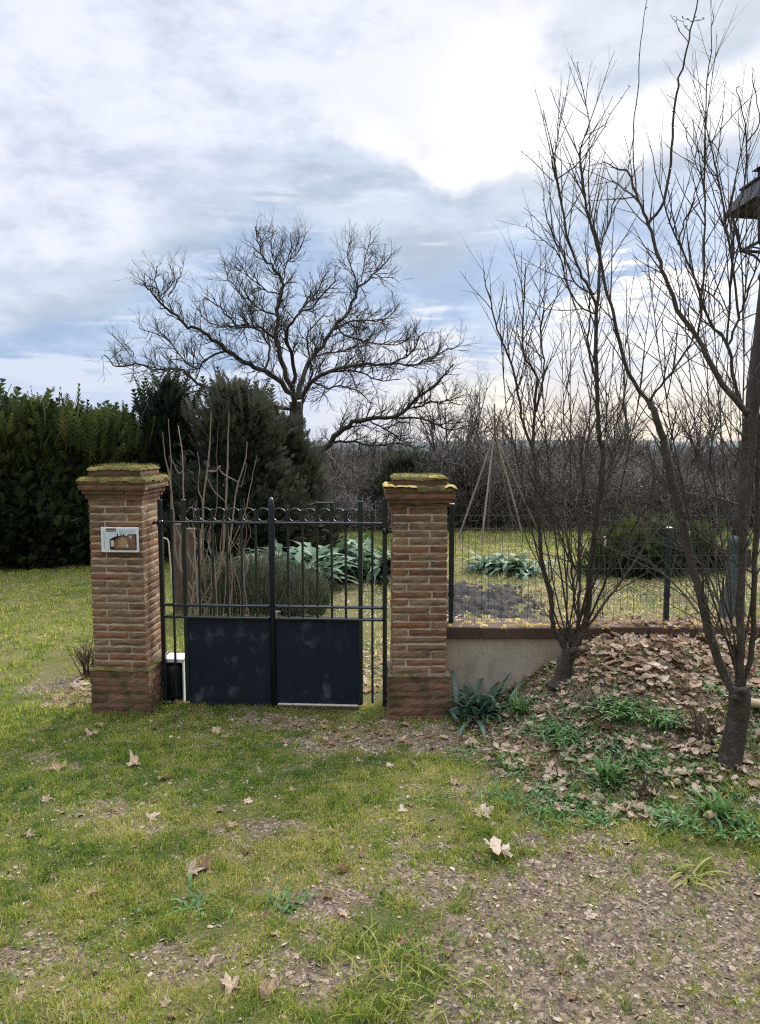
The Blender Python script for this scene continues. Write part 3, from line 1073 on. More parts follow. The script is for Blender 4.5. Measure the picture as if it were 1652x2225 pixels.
fence = thing('mesh_fence', 'green wire mesh fence with dark posts standing on the low wall', 'fence', (0, YW + .13, zw))
YF = YW + .13
posts = [W(980, 1348, YF).x, W(1447, 1352, YF).x, W(1915, 1352, YF).x, W(2390, 1352, YF).x]
ztop = W(986, 1096, YF).z - zw
zfen = W(986, 1112, YF).z - zw
mb = MB()
mb.box(-.017, .017, -.017, .017, -.01, ztop, .5, 0, .004)
mb.tube([(0, 0, ztop - .16), (0, 0, ztop - .13)], [.024, .024], 8, .5)
mb.tube([(0, 0, .19), (0, 0, .22)], [.024, .024], 8, .5)
pme = mb.mesh('post', M_postblue)
mb = MB()
mb.box(-.017, .017, -.017, .017, -.01, ztop - .17, .5, 0, .004)
mb.tube([(0, 0, .19), (0, 0, .22)], [.024, .024], 8, .5)
pme2 = mb.mesh('post', M_postblue)
cme_mb = MB()
cme_mb.box(-.018, .018, -.018, .018, 0, .008, .5, 0, .003)
cme = cme_mb.mesh('post_cap', M_white)
for k, px_ in enumerate(posts):
    pz = link('post', pme if k == 0 else pme2, fence, (px_, 0, 0))
    link('post_cap', cme, pz, (0, 0, ztop if k == 0 else ztop - .17))
mb = MB()
xx = posts[0] + .03
while xx < posts[-1]:
    wob = random.uniform(-.004, .004)
    mb.tube([(xx, 0, .0), (xx + wob, .004, zfen * .5), (xx, 0, zfen)], [.0014] * 3, 4, random.random(), cap=False)
    xx += .0475
for k in range(11):
    z = .01 + k * .0955
    if z > zfen + .01:
        break
    mb.tube([(posts[0], 0, z), (posts[-1], 0, z)], [.0012, .0012], 4, random.random(), cap=False)
mb.build('wire_mesh', M_wire, fence)

# ------------------------------------------------------------------ growing things: branches
def wander(p, d, L, n, rg, wob, up=0.0, sag=0.0):
    pts = [Vector(p)]
    d = Vector(d).normalized()
    for i in range(n):
        d = (d + Vector((rg.gauss(0, wob), rg.gauss(0, wob), rg.gauss(0, wob) + up - sag * i / n))).normalized()
        pts.append(pts[-1] + d * (L / n))
    return pts


def side_dir(t, rg, ang, up):
    o = t.orthogonal().normalized()
    o = Matrix.Rotation(rg.uniform(0, 2 * math.pi), 3, t) @ o
    dd = t * math.cos(ang) + o * math.sin(ang)
    dd.z += up
    return dd.normalized()


def sprout(mb, pts, r0, r1, lev, rg, P):
    """children along a drawn path. P: list of per-level dicts"""
    if lev >= len(P):
        return
    q = P[lev]
    seglen = [(pts[i + 1] - pts[i]).length for i in range(len(pts) - 1)]
    tot = sum(seglen)
    s = q['start'] * tot + rg.uniform(0, q['step'])
    while s < tot:
        acc, i = 0, 0
        while i < len(seglen) - 1 and acc + seglen[i] < s:
            acc += seglen[i]
            i += 1
        f = (s - acc) / max(1e-6, seglen[i])
        p = pts[i].lerp(pts[i + 1], f)
        t = (pts[i + 1] - pts[i]).normalized()
        frac = s / tot
        rad = r0 + (r1 - r0) * frac
        L = q['len'] * rg.uniform(.5, 1.25) * (1 - q.get('taper', .4) * frac)
        dd = side_dir(t, rg, rg.uniform(*q['ang']), q['up'])
        n = q.get('n', 3)
        path = wander(p, dd, L, n, rg, q['wob'], q.get('curl', 0))
        ra = min(rad * .8, q['r'])
        rb = q.get('rt', .3) * ra
        mb.tube(path, [ra + (rb - ra) * k / n for k in range(n + 1)], q.get('sides', 4), rg.random(), q.get('m', 0), cap=False)
        sprout(mb, path, ra, rb, lev + 1, rg, P)
        s += q['step'] * rg.uniform(.6, 1.5)


def smooth_path(pts, sub=3):
    """Catmull-Rom through the points"""
    out = []
    n = len(pts)
    for i in range(n - 1):
        p0, p1, p2, p3 = pts[max(i - 1, 0)], pts[i], pts[i + 1], pts[min(i + 2, n - 1)]
        for k in range(sub):
            t_ = k / sub
            out.append(.5 * ((2 * p1) + (p2 - p0) * t_ + (2 * p0 - 5 * p1 + 4 * p2 - p3) * t_ ** 2 + (3 * p1 - p0 - 3 * p2 + p3) * t_ ** 3))
    out.append(pts[-1])
    return out


def traced(frame, pts, Y0, Y1):
    """limb traced in a detail view: frame = (x, y, scale) in photo pixels; depth goes from Y0 to Y1 along it"""
    out = []
    for i, (a, b) in enumerate(pts):
        Yq = Y0 + (Y1 - Y0) * i / max(1, len(pts) - 1)
        out.append(W((frame[0] + a / frame[2]) / 1.11562, (frame[1] + b / frame[2]) / 1.11562, Yq))
    return out


def radii(n, r0, r1, pw=1.0):
    return [r1 + (r0 - r1) * (1 - i / max(1, n - 1)) ** pw for i in range(n)]


Z3 = (1050, 1100, 2.083)
Z6 = (1050, 0, 2.0227)
Z9 = (1600, 1000, 2.473)
ZT = (250, 500, 1.8356)
WHIP = [dict(start=.2, step=.36, len=.85, ang=(.3, .8), up=.35, wob=.035, r=.0045, rt=.3, n=7, sides=5, curl=.02, taper=.7),
        dict(start=.25, step=.13, len=.22, ang=(.4, .8), up=.4, wob=.06, r=.0026, rt=.5, n=2, sides=3)]
SHRUB = [dict(start=.12, step=.085, len=.50, ang=(.4, 1.0), up=.28, wob=.05, r=.0038, rt=.4, n=5, sides=4, curl=.03, taper=.45),
         dict(start=.12, step=.10, len=.13, ang=(.5, 1.1), up=.2, wob=.10, r=.0024, rt=.5, n=2, sides=3, curl=.05)]


def shrub_tree(name, label, cat, base, stems, trunk, rg_seed, P=SHRUB, group=None, bark=M_bark, trunk_r=(.06, .05)):
    root = thing(name, label, cat, base, 0, group)
    rg = random.Random(rg_seed)
    mb, mt = MB(), MB()
    B = Vector(base)

    def loc(path):
        return [p - B for p in path]
    if trunk:
        tp = smooth_path(loc(trunk), 5)
        rd = radii(len(tp), *trunk_r)
        for i in range(len(tp)):
            rd[i] *= 1 + .55 * max(0, 1 - i / (len(tp) * .25)) + rg.uniform(-.05, .05)
        mb.tube(tp, rd, 16, .4, jit=.06)
        for i in range(3):      # burrs and stubs
            q = tp[-2 - i] + Vector((rg.uniform(-.03, .03), -.03, 0))
            dd = Vector((rg.gauss(0, 1), rg.gauss(-.5, .6), .5)).normalized()
            mb.tube([q, q + dd * .05, q + dd * .085], [.024, .018, .010], 8, .8, jit=.15)
    for path, r0, r1, tw in stems:
        sp_ = smooth_path(loc(path), 4)
        for i in range(1, len(sp_) - 1):
            sp_[i] = sp_[i] + Vector((rg.gauss(0, .003), rg.gauss(0, .003), 0))
        mb.tube(sp_, radii(len(sp_), r0 * .86, r1, .8), 9 if r0 > .01 else 5, rg.random(), 0, cap=False, jit=.10 if r0 > .015 else 0)
        # buds and spurs
        for p in sp_[2::2]:
            if rg.random() < .6:
                dd = Vector((rg.gauss(0, 1), rg.gauss(0, 1), .6)).normalized()
                mt.tube([p, p + dd * (r0 * .3 + .012)], [.0035, .0016], 4, rg.random(), cap=False)
        if tw:
            sprout(mt, sp_ if tw == 1 else sp_[len(sp_) // 2:], r0, r1, 0, rg, P)
            if r0 > .006 and P is SHRUB and tw == 1:
                sprout(mt, sp_, r0, r1, 0, rg, WHIP)
    mb.build('trunk', bark, root, True)
    mt.build('crown', M_twig, root)
    return root


# shrub in front of the low wall
yA = 4.86
bA = W(1221, 1476, yA)
stA = [
    (traced(Z3, [(680, 1000), (630, 920), (598, 830), (600, 720), (570, 620), (545, 500), (530, 330), (520, 200), (517, 60), (505, -60)], yA, 4.95) +
     traced(Z6, [(510, 1900), (500, 1830), (445, 1740), (440, 1600), (450, 1400), (455, 1290)], 4.95, 4.9), .021, .0022, 1),
    (traced(Z6, [(505, 2250), (440, 2080), (420, 1930), (375, 1760), (330, 1650), (290, 1520), (260, 1400), (250, 1330)], 4.95, 4.7), .011, .0018, 1),
    (traced(Z6, [(505, 2020), (535, 1880), (545, 1800), (530, 1650), (545, 1480), (550, 1240)], 4.95, 5.1), .009, .0018, 1),
    (traced(Z3, [(690, 1000), (745, 920), (780, 800), (790, 650), (802, 500), (825, 330), (850, 150), (860, 0)], yA, 4.9) +
     traced(Z6, [(815, 2130), (805, 1950), (800, 1750), (803, 1500)], 4.9, 4.9), .027, .011, 1),
    (traced(Z6, [(803, 1510), (775, 1430), (720, 1330), (660, 1150), (625, 960), (600, 860), (582, 790), (610, 700), (642, 480)], 4.9, 4.75), .011, .0016, 1),
    (traced(Z6, [(803, 1520), (815, 1400), (813, 1200), (770, 1080), (745, 980), (728, 850), (724, 720), (765, 600), (705, 310)], 4.9, 5.0), .012, .0015, 1),
    (traced(Z6, [(813, 1210), (850, 1130), (885, 980), (905, 880), (900, 820)], 4.95, 5.1), .006, .0014, 1),
    (traced(Z6, [(600, 880), (690, 820), (800, 690), (870, 560), (965, 425)], 4.8, 4.7), .005, .0012, 0),
    (traced(Z6, [(590, 890), (550, 850), (490, 790), (433, 745)], 4.8, 4.9), .004, .0012, 0),
    (traced(Z6, [(790, 1440), (700, 1390), (640, 1240), (560, 1080), (535, 900)], 4.9, 5.2), .007, .0014, 1),
    (traced(Z6, [(800, 1540), (720, 1500), (660, 1400), (620, 1250), (530, 1170), (455, 1105)], 4.9, 4.6), .007, .0013, 1),
    (traced(Z6, [(770, 1080), (765, 900), (770, 700), (760, 560)], 5.0, 5.2), .006, .0013, 0),
    (traced(Z6, [(805, 1900), (760, 1700), (770, 1540), (765, 1380), (740, 1180)], 4.9, 5.2), .010, .002, 1),
    (traced(Z3, [(745, 910), (720, 780), (705, 640), (690, 480), (650, 380), (560, 240), (480, 120), (400, 20)], 4.88, 5.2), .011, .003, 1),
    (traced(Z3, [(730, 950), (735, 760), (742, 600), (735, 470), (745, 300), (760, 150), (740, 0)], 4.86, 4.6), .012, .004, 1),
    (traced(Z3, [(770, 880), (840, 720), (900, 560), (960, 470), (1040, 330), (1160, 180)], 4.86, 4.5), .010, .003, 1),
    (traced(Z3, [(770, 890), (870, 750), (970, 615), (1060, 480), (1100, 330), (1120, 120), (1080, -60)], 4.86, 5.2), .012, .003, 1),
    (traced(Z3, [(700, 980), (690, 880), (740, 840), (800, 850)], 4.86, 4.7), .006, .002, 1),
    (traced(Z3, [(790, 620), (700, 560), (640, 400), (600, 300), (540, 200)], 4.88, 4.6), .007, .002, 1),
    (traced(Z3, [(810, 480), (880, 420), (940, 330), (1040, 240), (1140, 140)], 4.88, 4.6), .008, .002, 1),
    (traced(Z3, [(850, 180), (900, 90), (950, 0), (985, -120), (960, -250), (990, -420)], 4.9, 5.2), .011, .003, 1),
    (traced(Z3, [(690, 900), (710, 830), (725, 760)], 4.86, 4.75), .004, .0015, 0),
]
rgs = random.Random(404)


def fan(n, fork, x0, x1, y0, y1, Yb, frame_r):
    out = []
    for k in range(n):
        tx = x0 + (x1 - x0) * (k + rgs.random()) / n
        ty = rgs.uniform(y0, y1)
        dY = rgs.uniform(-.35, .45)
        fx, fy = fork[0] + rgs.uniform(-10, 10), fork[1] + rgs.uniform(-25, 10)
        pts = [W(fx, fy, Yb)]
        for f, g_ in ((.16, .26), (.38, .52), (.68, .80), (1.0, 1.0)):
            pts.append(W(fx + (tx - fx) * g_ + rgs.uniform(-7, 7), fy + (ty - fy) * f, Yb + dY * f))
        out.append((pts, rgs.uniform(*frame_r) * .85, .0014, 2))
    return out


stA += fan(9, (1238, 1405), 1075, 1440, 520, 860, yA, (.006, .011))
shrub_tree('bare_tree', 'bare many stemmed shrub tree growing in front of the low wall', 'tree', bA, stA,
           traced(Z3, [(640, 1180), (655, 1120), (672, 1060), (692, 985)], yA, yA), 11, trunk_r=(.058, .044))

# tree in front of the lamp post
yB = 4.0
bB = W(1612, 1700, yB)
stB = [
    (traced(Z9, [(470, 1680), (400, 1600), (320, 1400), (245, 1100), (200, 950), (130, 650), (60, 350), (15, 160)], yB, 4.3) +
     traced(Z6, [(1090, 2030), (1062, 1975)], 4.3, 4.35), .030, .018, 1),
    (traced(Z6, [(1062, 1980), (960, 1830), (900, 1620), (860, 1450), (815, 1250), (770, 1080), (745, 960), (725, 800), (722, 700)], 4.35, 4.5), .014, .0018, 1),
    (traced(Z6, [(1062, 1980), (1085, 1930), (1150, 1850), (1240, 1720), (1310, 1590), (1340, 1400)], 4.35, 4.1), .009, .002, 1),
    (traced(Z9, [(480, 1660), (482, 1500), (480, 1200), (495, 900), (510, 400), (522, 100), (530, 0)], yB, 3.95) +
     traced(Z6, [(1525, 2010), (1420, 1880), (1340, 1740), (1300, 1660), (1200, 1520), (1150, 1390), (1100, 1250), (1060, 1100), (1010, 990), (960, 850), (905, 830), (835, 790)], 3.95, 4.3), .026, .0018, 1),
    (traced(Z6, [(1060, 1090), (1130, 990), (1165, 800), (1185, 550), (1210, 380), (1250, 200), (1300, 0), (1320, -80)], 4.25, 4.2), .010, .002, 0),
    (traced(Z6, [(1250, 205), (1210, 150), (1165, 70)], 4.2, 4.1), .003, .001, 0),
    (traced(Z6, [(1255, 150), (1225, 110), (1175, 80)], 4.2, 4.3), .0025, .001, 0),
    (traced(Z6, [(1278, 105), (1225, 88)], 4.2, 4.25), .0025, .001, 0),
    (traced(Z6, [(1278, 105), (1330, 92)], 4.2, 4.15), .0025, .001, 0),
    (traced(Z6, [(1188, 492), (1142, 460)], 4.2, 4.15), .0025, .001, 0),
    (traced(Z6, [(1000, 985), (985, 800), (985, 620), (1005, 400), (1030, 150), (1050, -40)], 4.3, 4.35), .0045, .0016, 0),
    (traced(Z6, [(1020, 1000), (940, 930), (870, 870), (840, 800)], 4.3, 4.5), .005, .0014, 1),
    (traced(Z9, [(495, 1640), (560, 1400), (562, 1000), (580, 600), (588, 300), (600, 60), (640, -160)], yB, 4.0), .018, .008, 1),
    (traced(Z6, [(1520, 2000), (1470, 1830), (1448, 1690), (1360, 1580), (1290, 1380), (1210, 1200), (1120, 980), (1070, 730)], 4.0, 4.3), .012, .0016, 1),
    (traced(Z6, [(1448, 1690), (1500, 1560), (1530, 1480), (1560, 1380), (1600, 1240), (1640, 1100)], 4.05, 3.9), .008, .002, 1),
    (traced(Z6, [(1300, 1660), (1325, 1400), (1335, 1100), (1330, 880), (1335, 600), (1360, 250), (1378, 60)], 4.1, 4.0), .007, .0014, 1),
    (traced(Z6, [(1500, 1560), (1460, 1240), (1420, 980), (1380, 800), (1340, 630), (1285, 460)], 4.05, 4.2), .008, .0014, 1),
    (traced(Z6, [(1440, 1700), (1470, 1300), (1480, 1100), (1530, 900), (1535, 650), (1505, 500), (1488, 430)], 4.05, 4.0), .007, .0014, 1),
    (traced(Z6, [(1535, 700), (1600, 600), (1575, 420), (1562, 330)], 4.0, 3.9), .004, .0012, 0),
    (traced(Z6, [(1200, 1200), (1240, 1080), (1275, 980), (1310, 880), (1370, 780)], 4.25, 4.0), .005, .0014, 1),
    (traced(Z6, [(1330, 900), (1290, 800), (1260, 720), (1238, 630)], 4.0, 4.2), .004, .0012, 1),
    (traced(Z6, [(1330, 1420), (1400, 1480), (1470, 1580), (1560, 1640)], 4.1, 3.8), .005, .0016, 1),
    (traced(Z6, [(1345, 660), (1420, 780), (1500, 850)], 4.0, 3.9), .003, .001, 0),
    (traced(Z9, [(460, 1500), (440, 1300), (385, 1130), (370, 1000), (350, 900)], yB, 3.8), .008, .002, 1),
    (traced(Z9, [(320, 1380), (360, 1150), (260, 930), (150, 820), (20, 700), (-200, 560), (-320, 430)], yB, 4.6), .007, .002, 1),
    (traced(Z9, [(560, 960), (450, 900), (380, 830), (200, 680), (100, 520), (-40, 380), (-200, 260)], yB, 4.4), .007, .002, 1),
    (traced(Z9, [(495, 560), (380, 520), (300, 500), (160, 430), (60, 350), (-60, 310)], yB, 4.5), .006, .002, 1),
    (traced(Z9, [(230, 1200), (150, 1100), (60, 1000), (-60, 900), (-200, 850), (-320, 800)], 4.05, 4.6), .007, .002, 1),
    (traced(Z9, [(440, 1400), (360, 1310), (300, 1240), (270, 960)], 4.0, 3.7), .005, .0015, 1),
    (traced(Z9, [(500, 300), (420, 230), (360, 130), (290, 20)], 4.0, 4.3), .006, .002, 1),
]
stB += fan(6, (1605, 1480), 1360, 1720, 330, 800, yB, (.006, .010))
shrub_tree('bare_tree', 'tall bare shrub tree with a thick forked foot, before the lamp post', 'tree', bB, stB,
           traced(Z9, [(395, 2200), (425, 2050), (455, 1900), (478, 1760), (474, 1640)], yB, yB), 23, trunk_r=(.062, .055), bark=M_bark)

# ------------------------------------------------------------------ street lamp behind the wall
YL = 6.2
lb = W(1581, 1402, YL)
lz0 = float(gz(lb.x, YL))
ltop = W(1668, 560, YL)
lamp = thing('street_lamp', 'old dark street lamp with a lantern on a rusty pole and teal flared foot', 'street lamp', (lb.x, YL, lz0 - .02))
axis_ = (Vector((ltop.x, YL, ltop.z)) - Vector((lb.x, YL, lz0))).normalized()
q_ = Vector((0, 0, 1)).rotation_difference(axis_)
lamp.rotation_mode = 'QUATERNION'
lamp.rotation_quaternion = q_
hl = (Vector((ltop.x, YL, ltop.z)) - Vector((lb.x, YL, lz0))).length
zf = (W(1596, 1160, YL).z - lz0)
mb = MB()
nf = 20
o = len(mb.v)
mb.lathe([(.150, 0), (.152, .10), (.140, .14), (.142, .20), (.128, .30), (.100, .48), (.078, .70), (.070, .86), (.066, zf - .10), (.088, zf - .06), (.092, zf - .02), (.07, zf), (.05, zf + .02)], 20)
mb.build('foot', M_lampbase, lamp, True)
mb = MB()
rg = random.Random(5)
pts = [Vector((0, 0, zf + .01 + (hl - .16 - zf) * k / 14)) for k in range(15)]
mb.tube(pts, [.062 - .018 * k / 14 + rg.uniform(-.004, .004) for k in range(15)], 14)
mb.build('pole', M_lamppole, lamp, True)
mb = MB()
mb.lathe([(.046, hl - .16), (.06, hl - .13), (.05, hl - .10), (.034, hl - .06), (.045, hl - .02), (.03, hl)], 14)
mb.build('neck', M_lamp, lamp, True)
# lantern: bottom ring, tapering posts, two tier roof
lan = MB()
zb0 = hl + .10
zb1 = hl + .40
hb, ht = .15, .22
for sx, sy in ((-1, -1), (1, -1), (1, 1), (-1, 1)):
    lan.tube([(sx * hb, sy * hb, zb0), (sx * ht, sy * ht, zb1)], [.013, .013], 6)
    lan.tube([(sx * .02, sy * .02, hl - .03), (sx * hb * .5, sy * hb * .5, zb0 - .05), (sx * hb, sy * hb, zb0)], [.010, .010, .010], 6)
for zq, hq in ((zb0, hb), (zb1 - .01, ht)):
    for a, b in (((-1, -1), (1, -1)), ((1, -1), (1, 1)), ((1, 1), (-1, 1)), ((-1, 1), (-1, -1))):
        lan.tube([(a[0] * hq, a[1] * hq, zq), (b[0] * hq, b[1] * hq, zq)], [.013, .013], 6)
for a in ((-hb, 0), (hb, 0), (0, -hb), (0, hb)):
    lan.tube([(a[0], a[1], zb0), (0, 0, zb0 - .02)], [.007, .007], 5)
lf = lan.build('lantern_frame', M_lamp, lamp)
lan = MB()


def frus(mb, h0, z0, h1, z1, m=0):
    o = len(mb.v)
    for h, z in ((h0, z0), (h1, z1)):
        mb.v += [(-h, -h, z), (h, -h, z), (h, h, z), (-h, h, z)]
    for j in range(4):
        mb.face((o + j, o + (j + 1) % 4, o + 4 + (j + 1) % 4, o + 4 + j), .3 + .2 * j, m)
    mb.face((o + 3, o + 2, o + 1, o), .5, m)
    mb.face((o + 4, o + 5, o + 6, o + 7), .5, m)


frus(lan, .275, zb1 - .005, .26, zb1 + .02)
frus(lan, .262, zb1 + .02, .175, zb1 + .19)
frus(lan, .195, zb1 + .185, .195, zb1 + .20)
frus(lan, .185, zb1 + .20, .10, zb1 + .27)
frus(lan, .10, zb1 + .27, .10, zb1 + .32)
frus(lan, .135, zb1 + .32, .02, zb1 + .42)
lan.build('lantern_roof', M_slate, lamp)

# ------------------------------------------------------------------ big bare tree behind the garden
yT = 20.0
bT = W(648, 1145, yT)
bT.z = float(gz(bT.x, yT)) - .05
LIMBS = [
    ([(860, 1010), (860, 930), (850, 850), (790, 780), (720, 720), (650, 690), (590, 660), (550, 620), (500, 590), (450, 545), (380, 510), (320, 470), (270, 420), (210, 350), (180, 320)], .13, .015, 0, -2),
    ([(270, 420), (245, 350), (235, 240)], .03, .01, -2, -2), ([(290, 380), (330, 300), (350, 240)], .025, .008, -2, -2.3),
    ([(852, 850), (820, 750), (790, 650), (772, 560), (772, 480), (790, 370), (800, 310), (770, 260), (730, 220), (690, 150), (680, 60)], .13, .012, 0, 1),
    ([(800, 310), (820, 220), (840, 130), (835, 95)], .03, .008, .8, 1.4), ([(770, 260), (745, 150), (770, 70)], .025, .008, .8, .2), ([(800, 240), (870, 160), (900, 95)], .025, .008, .8, .4),
    ([(845, 780), (848, 650), (818, 600), (822, 530), (860, 470), (960, 390), (1050, 300)], .09, .012, 0, -1.5),
    ([(870, 850), (900, 720), (940, 650), (990, 580), (1040, 500), (1100, 440), (1130, 350), (1180, 300), (1250, 230), (1290, 180)], .11, .012, 0, 2),
    ([(1130, 340), (1110, 250), (1085, 180), (1105, 90)], .03, .008, 1.6, 1.4), ([(1150, 310), (1170, 200), (1190, 80)], .03, .008, 1.6, 2.4), ([(1190, 290), (1260, 290), (1310, 300)], .02, .007, 1.7, 2.2),
    ([(1030, 530), (1100, 490), (1180, 490), (1260, 480), (1320, 420)], .05, .01, 1, 2.4),
    ([(880, 850), (930, 770), (990, 730), (1080, 700), (1180, 690), (1280, 690), (1350, 650), (1430, 540)], .10, .012, 0, -2.4),
    ([(1280, 690), (1400, 690), (1500, 640), (1590, 600)], .04, .01, -1.6, -3), ([(960, 745), (1050, 720), (1150, 735), (1220, 760), (1310, 760)], .05, .01, -.5, -2),
    ([(900, 1140), (980, 1080), (1030, 1030), (1090, 970), (1180, 940), (1300, 935), (1400, 850), (1500, 760), (1570, 690)], .15, .012, -.3, -2),
    ([(1300, 935), (1420, 940), (1520, 990), (1600, 980)], .05, .012, -1, -2.4), ([(1000, 1060), (1080, 1045), (1200, 1062), (1320, 1060), (1420, 1080)], .06, .012, -.4, -1.6),
    ([(1180, 940), (1270, 1000), (1340, 1050), (1400, 1090)], .04, .01, -.8, -2), ([(1330, 900), (1420, 880), (1530, 860), (1610, 880)], .04, .01, -1.2, -2.6),
    ([(855, 900), (760, 880), (620, 850), (480, 800), (400, 760), (350, 720), (250, 710), (150, 685), (60, 700), (20, 650)], .08, .01, 0, -2.6),
    ([(150, 685), (120, 620), (85, 590)], .02, .007, -2, -2.4),
    ([(715, 720), (742, 640), (720, 560), (650, 510), (560, 520), (470, 500), (410, 420)], .055, .01, .2, 1.8),
    ([(770, 575), (700, 520), (600, 510), (520, 430), (450, 380)], .055, .01, .4, -1.6), ([(775, 470), (700, 430), (620, 380), (560, 300), (540, 230)], .045, .01, .4, 2.2),
    ([(560, 630), (470, 660), (400, 710), (330, 620), (250, 560), (160, 530)], .05, .01, -.8, .8), ([(860, 470), (900, 420), (960, 330), (1000, 260)], .04, .01, -.5, .8),
    ([(790, 370), (700, 340), (640, 270), (600, 200)], .035, .008, .6, -1), ([(1040, 500), (1080, 560), (1180, 590), (1300, 600), (1380, 560)], .05, .01, 1, -.5),
    ([(930, 770), (1000, 800), (1080, 790), (1160, 830), (1200, 880)], .045, .01, 0, 1.5), ([(945, 650), (1000, 640), (1100, 620), (1200, 560)], .045, .01, .5, 2.2),
    ([(870, 1020), (880, 900), (905, 800), (930, 700), (905, 600), (930, 520), (1000, 460)], .07, .01, .2, 1.2),
]
TREE = [dict(start=.16, step=.125, len=.88, ang=(.5, 1.2), up=.12, wob=.15, r=.016, rt=.3, n=5, sides=4, curl=.045, taper=.68),
        dict(start=.12, step=.09, len=.52, ang=(.45, 1.0), up=.2, wob=.14, r=.0115, rt=.6, n=3, sides=3, curl=.06, taper=.3),
        dict(start=.2, step=.095, len=.28, ang=(.4, .9), up=.25, wob=.10, r=.0090, rt=.7, n=2, sides=3, curl=.05)]
bt = thing('bare_tree', 'big spreading leafless tree standing behind the conifers beyond the gate', 'tree', bT)
rg = random.Random(31)
mb, mt = MB(), MB()
trk = smooth_path([bT] + traced(ZT, [(865, 1080), (862, 980), (857, 870)], yT, yT), 3)
mb.tube([p - bT for p in trk], [.21 + .04 * rg.random() - .07 * i / len(trk) for i in range(len(trk))], 12, .4)
trk = smooth_path([bT + Vector((.35, -.3, 0))] + traced(ZT, [(890, 1150), (980, 1082)], yT - .3, yT - .3), 3)
mb.tube([p - bT for p in trk], radii(len(trk), .24, .16), 10, .4)
for pts, r0, r1, d0, d1 in LIMBS:
    r0 *= .60
    pth = smooth_path([p - bT for p in traced(ZT, [(a_, 1050 + (b_ - 1050) * .965) for a_, b_ in pts], yT + d0, yT + d1)], 3)
    for i in range(1, len(pth)):
        pth[i] = pth[i] + Vector((rg.gauss(0, .025), rg.gauss(0, .06), rg.gauss(0, .025)))
    mb.tube(pth, radii(len(pth), r0, r1, .9), 7, rg.random(), cap=False)
    sprout(mt, pth, r0, r1, 0, rg, TREE)
mb.build('trunk', M_bigbark, bt, True)
mt.build('crown', M_bigbark, bt)


# ------------------------------------------------------------------ generic bare trees of the background
def wild_tree(label, x, y, hgt, spread, seed, stems=4, dens=1.0, cat='tree', group=None, name='bare_tree', matl=None):
    z = float(gz(x, y))
    root = thing(name, label, cat, (x, y, z - .03), 0, group)
    rg = random.Random(seed)
    mb, mt = MB(), MB()
    hgt *= 1.1
    dens *= 1.15
    P = [dict(start=.25, step=.22 * hgt / 3 / dens, len=.34 * hgt, ang=(.4, .95), up=.22, wob=.13, r=.020, rt=.45, n=4, sides=4, curl=.05, taper=.45),
         dict(start=.15, step=.13 * hgt / 3 / dens, len=.15 * hgt, ang=(.4, 1.0), up=.15, wob=.14, r=.012, rt=.6, n=3, sides=3, curl=.04),
         dict(start=.2, step=.11 * hgt / 3 / dens, len=.07 * hgt, ang=(.4, 1.0), up=.15, wob=.12, r=.008, rt=.7, n=2, sides=3)]
    for k in range(stems):
        a = 2 * math.pi * (k + rg.random() * .7) / stems
        dd = Vector((math.cos(a) * spread, math.sin(a) * spread, 1))
        pth = wander((rg.uniform(-.1, .1), rg.uniform(-.1, .1), 0), dd, hgt * rg.uniform(.75, 1.0), 8, rg, .09, .06)
        r0 = .012 * hgt + .012
        mb.tube(pth, radii(len(pth), r0, .007), 6, rg.random(), cap=False)
        sprout(mt, pth, r0, .007, 0, rg, P)
    mb.build('trunk', matl or M_bigbark, root, True)
    mt.build('crown', matl or M_thicket, root)
    return root


def at(px, Y):
    return W(px, 1000, Y).x


wild_tree('rounded bare bush tree beside the drooping limb of the big tree', at(985, 22), 22, 3.4, .55, 41, 6, 1.2)
wild_tree('small bare tree rising behind the cane tepee', at(1120, 19), 19, 2.6, .5, 42, 5, .9)
wild_tree('bare tree behind the shrub that stands by the wall', at(1260, 17), 17, 2.75, .55, 43, 5, 1.1)
wild_tree('broad bare tree between the two shrub trees, far beyond the fence', at(1420, 18), 18, 3.0, .6, 44, 6, 1.1)
wild_tree('bare tree in the distance close to the lamp pole', at(1560, 17), 17, 2.7, .6, 45, 5, 1.1)
wild_tree('low spreading bare bush below the big tree limb', at(800, 18), 18, 2.0, .8, 46, 7, 1.0, cat='bush', name='bare_bush')

# thicket as one mass of twigs
def sticks(P0, D, L, r, bend, rg):
    n = len(P0)
    D = D / np.linalg.norm(D, axis=1)[:, None]
    ref = np.where(np.abs(D[:, :1]) < .8, np.array([[1., 0, 0]]), np.array([[0, 1., 0]]))
    U = np.cross(D, ref)
    U /= np.linalg.norm(U, axis=1)[:, None]
    Vv = np.cross(D, U)
    mid = P0 + D * (L * .5)[:, None] + U * (bend * L)[:, None]
    end = P0 + D * L[:, None]
    rings = []
    for c, f in ((P0, 1.0), (mid, .75), (end, .35)):
        for j in range(3):
            a = 2 * np.pi * j / 3
            rings.append(c + (U * math.cos(a) + Vv * math.sin(a)) * (r * f)[:, None])
    V = np.stack(rings, 1).reshape(-1, 3)
    base = np.arange(n)[:, None] * 9
    F = []
    for k in range(2):
        for j in range(3):
            F.append(base + np.array([k * 3 + j, k * 3 + (j + 1) % 3, k * 3 + 3 + (j + 1) % 3, k * 3 + 3 + j])[None, :])
    return V, np.concatenate(F, 0), 6


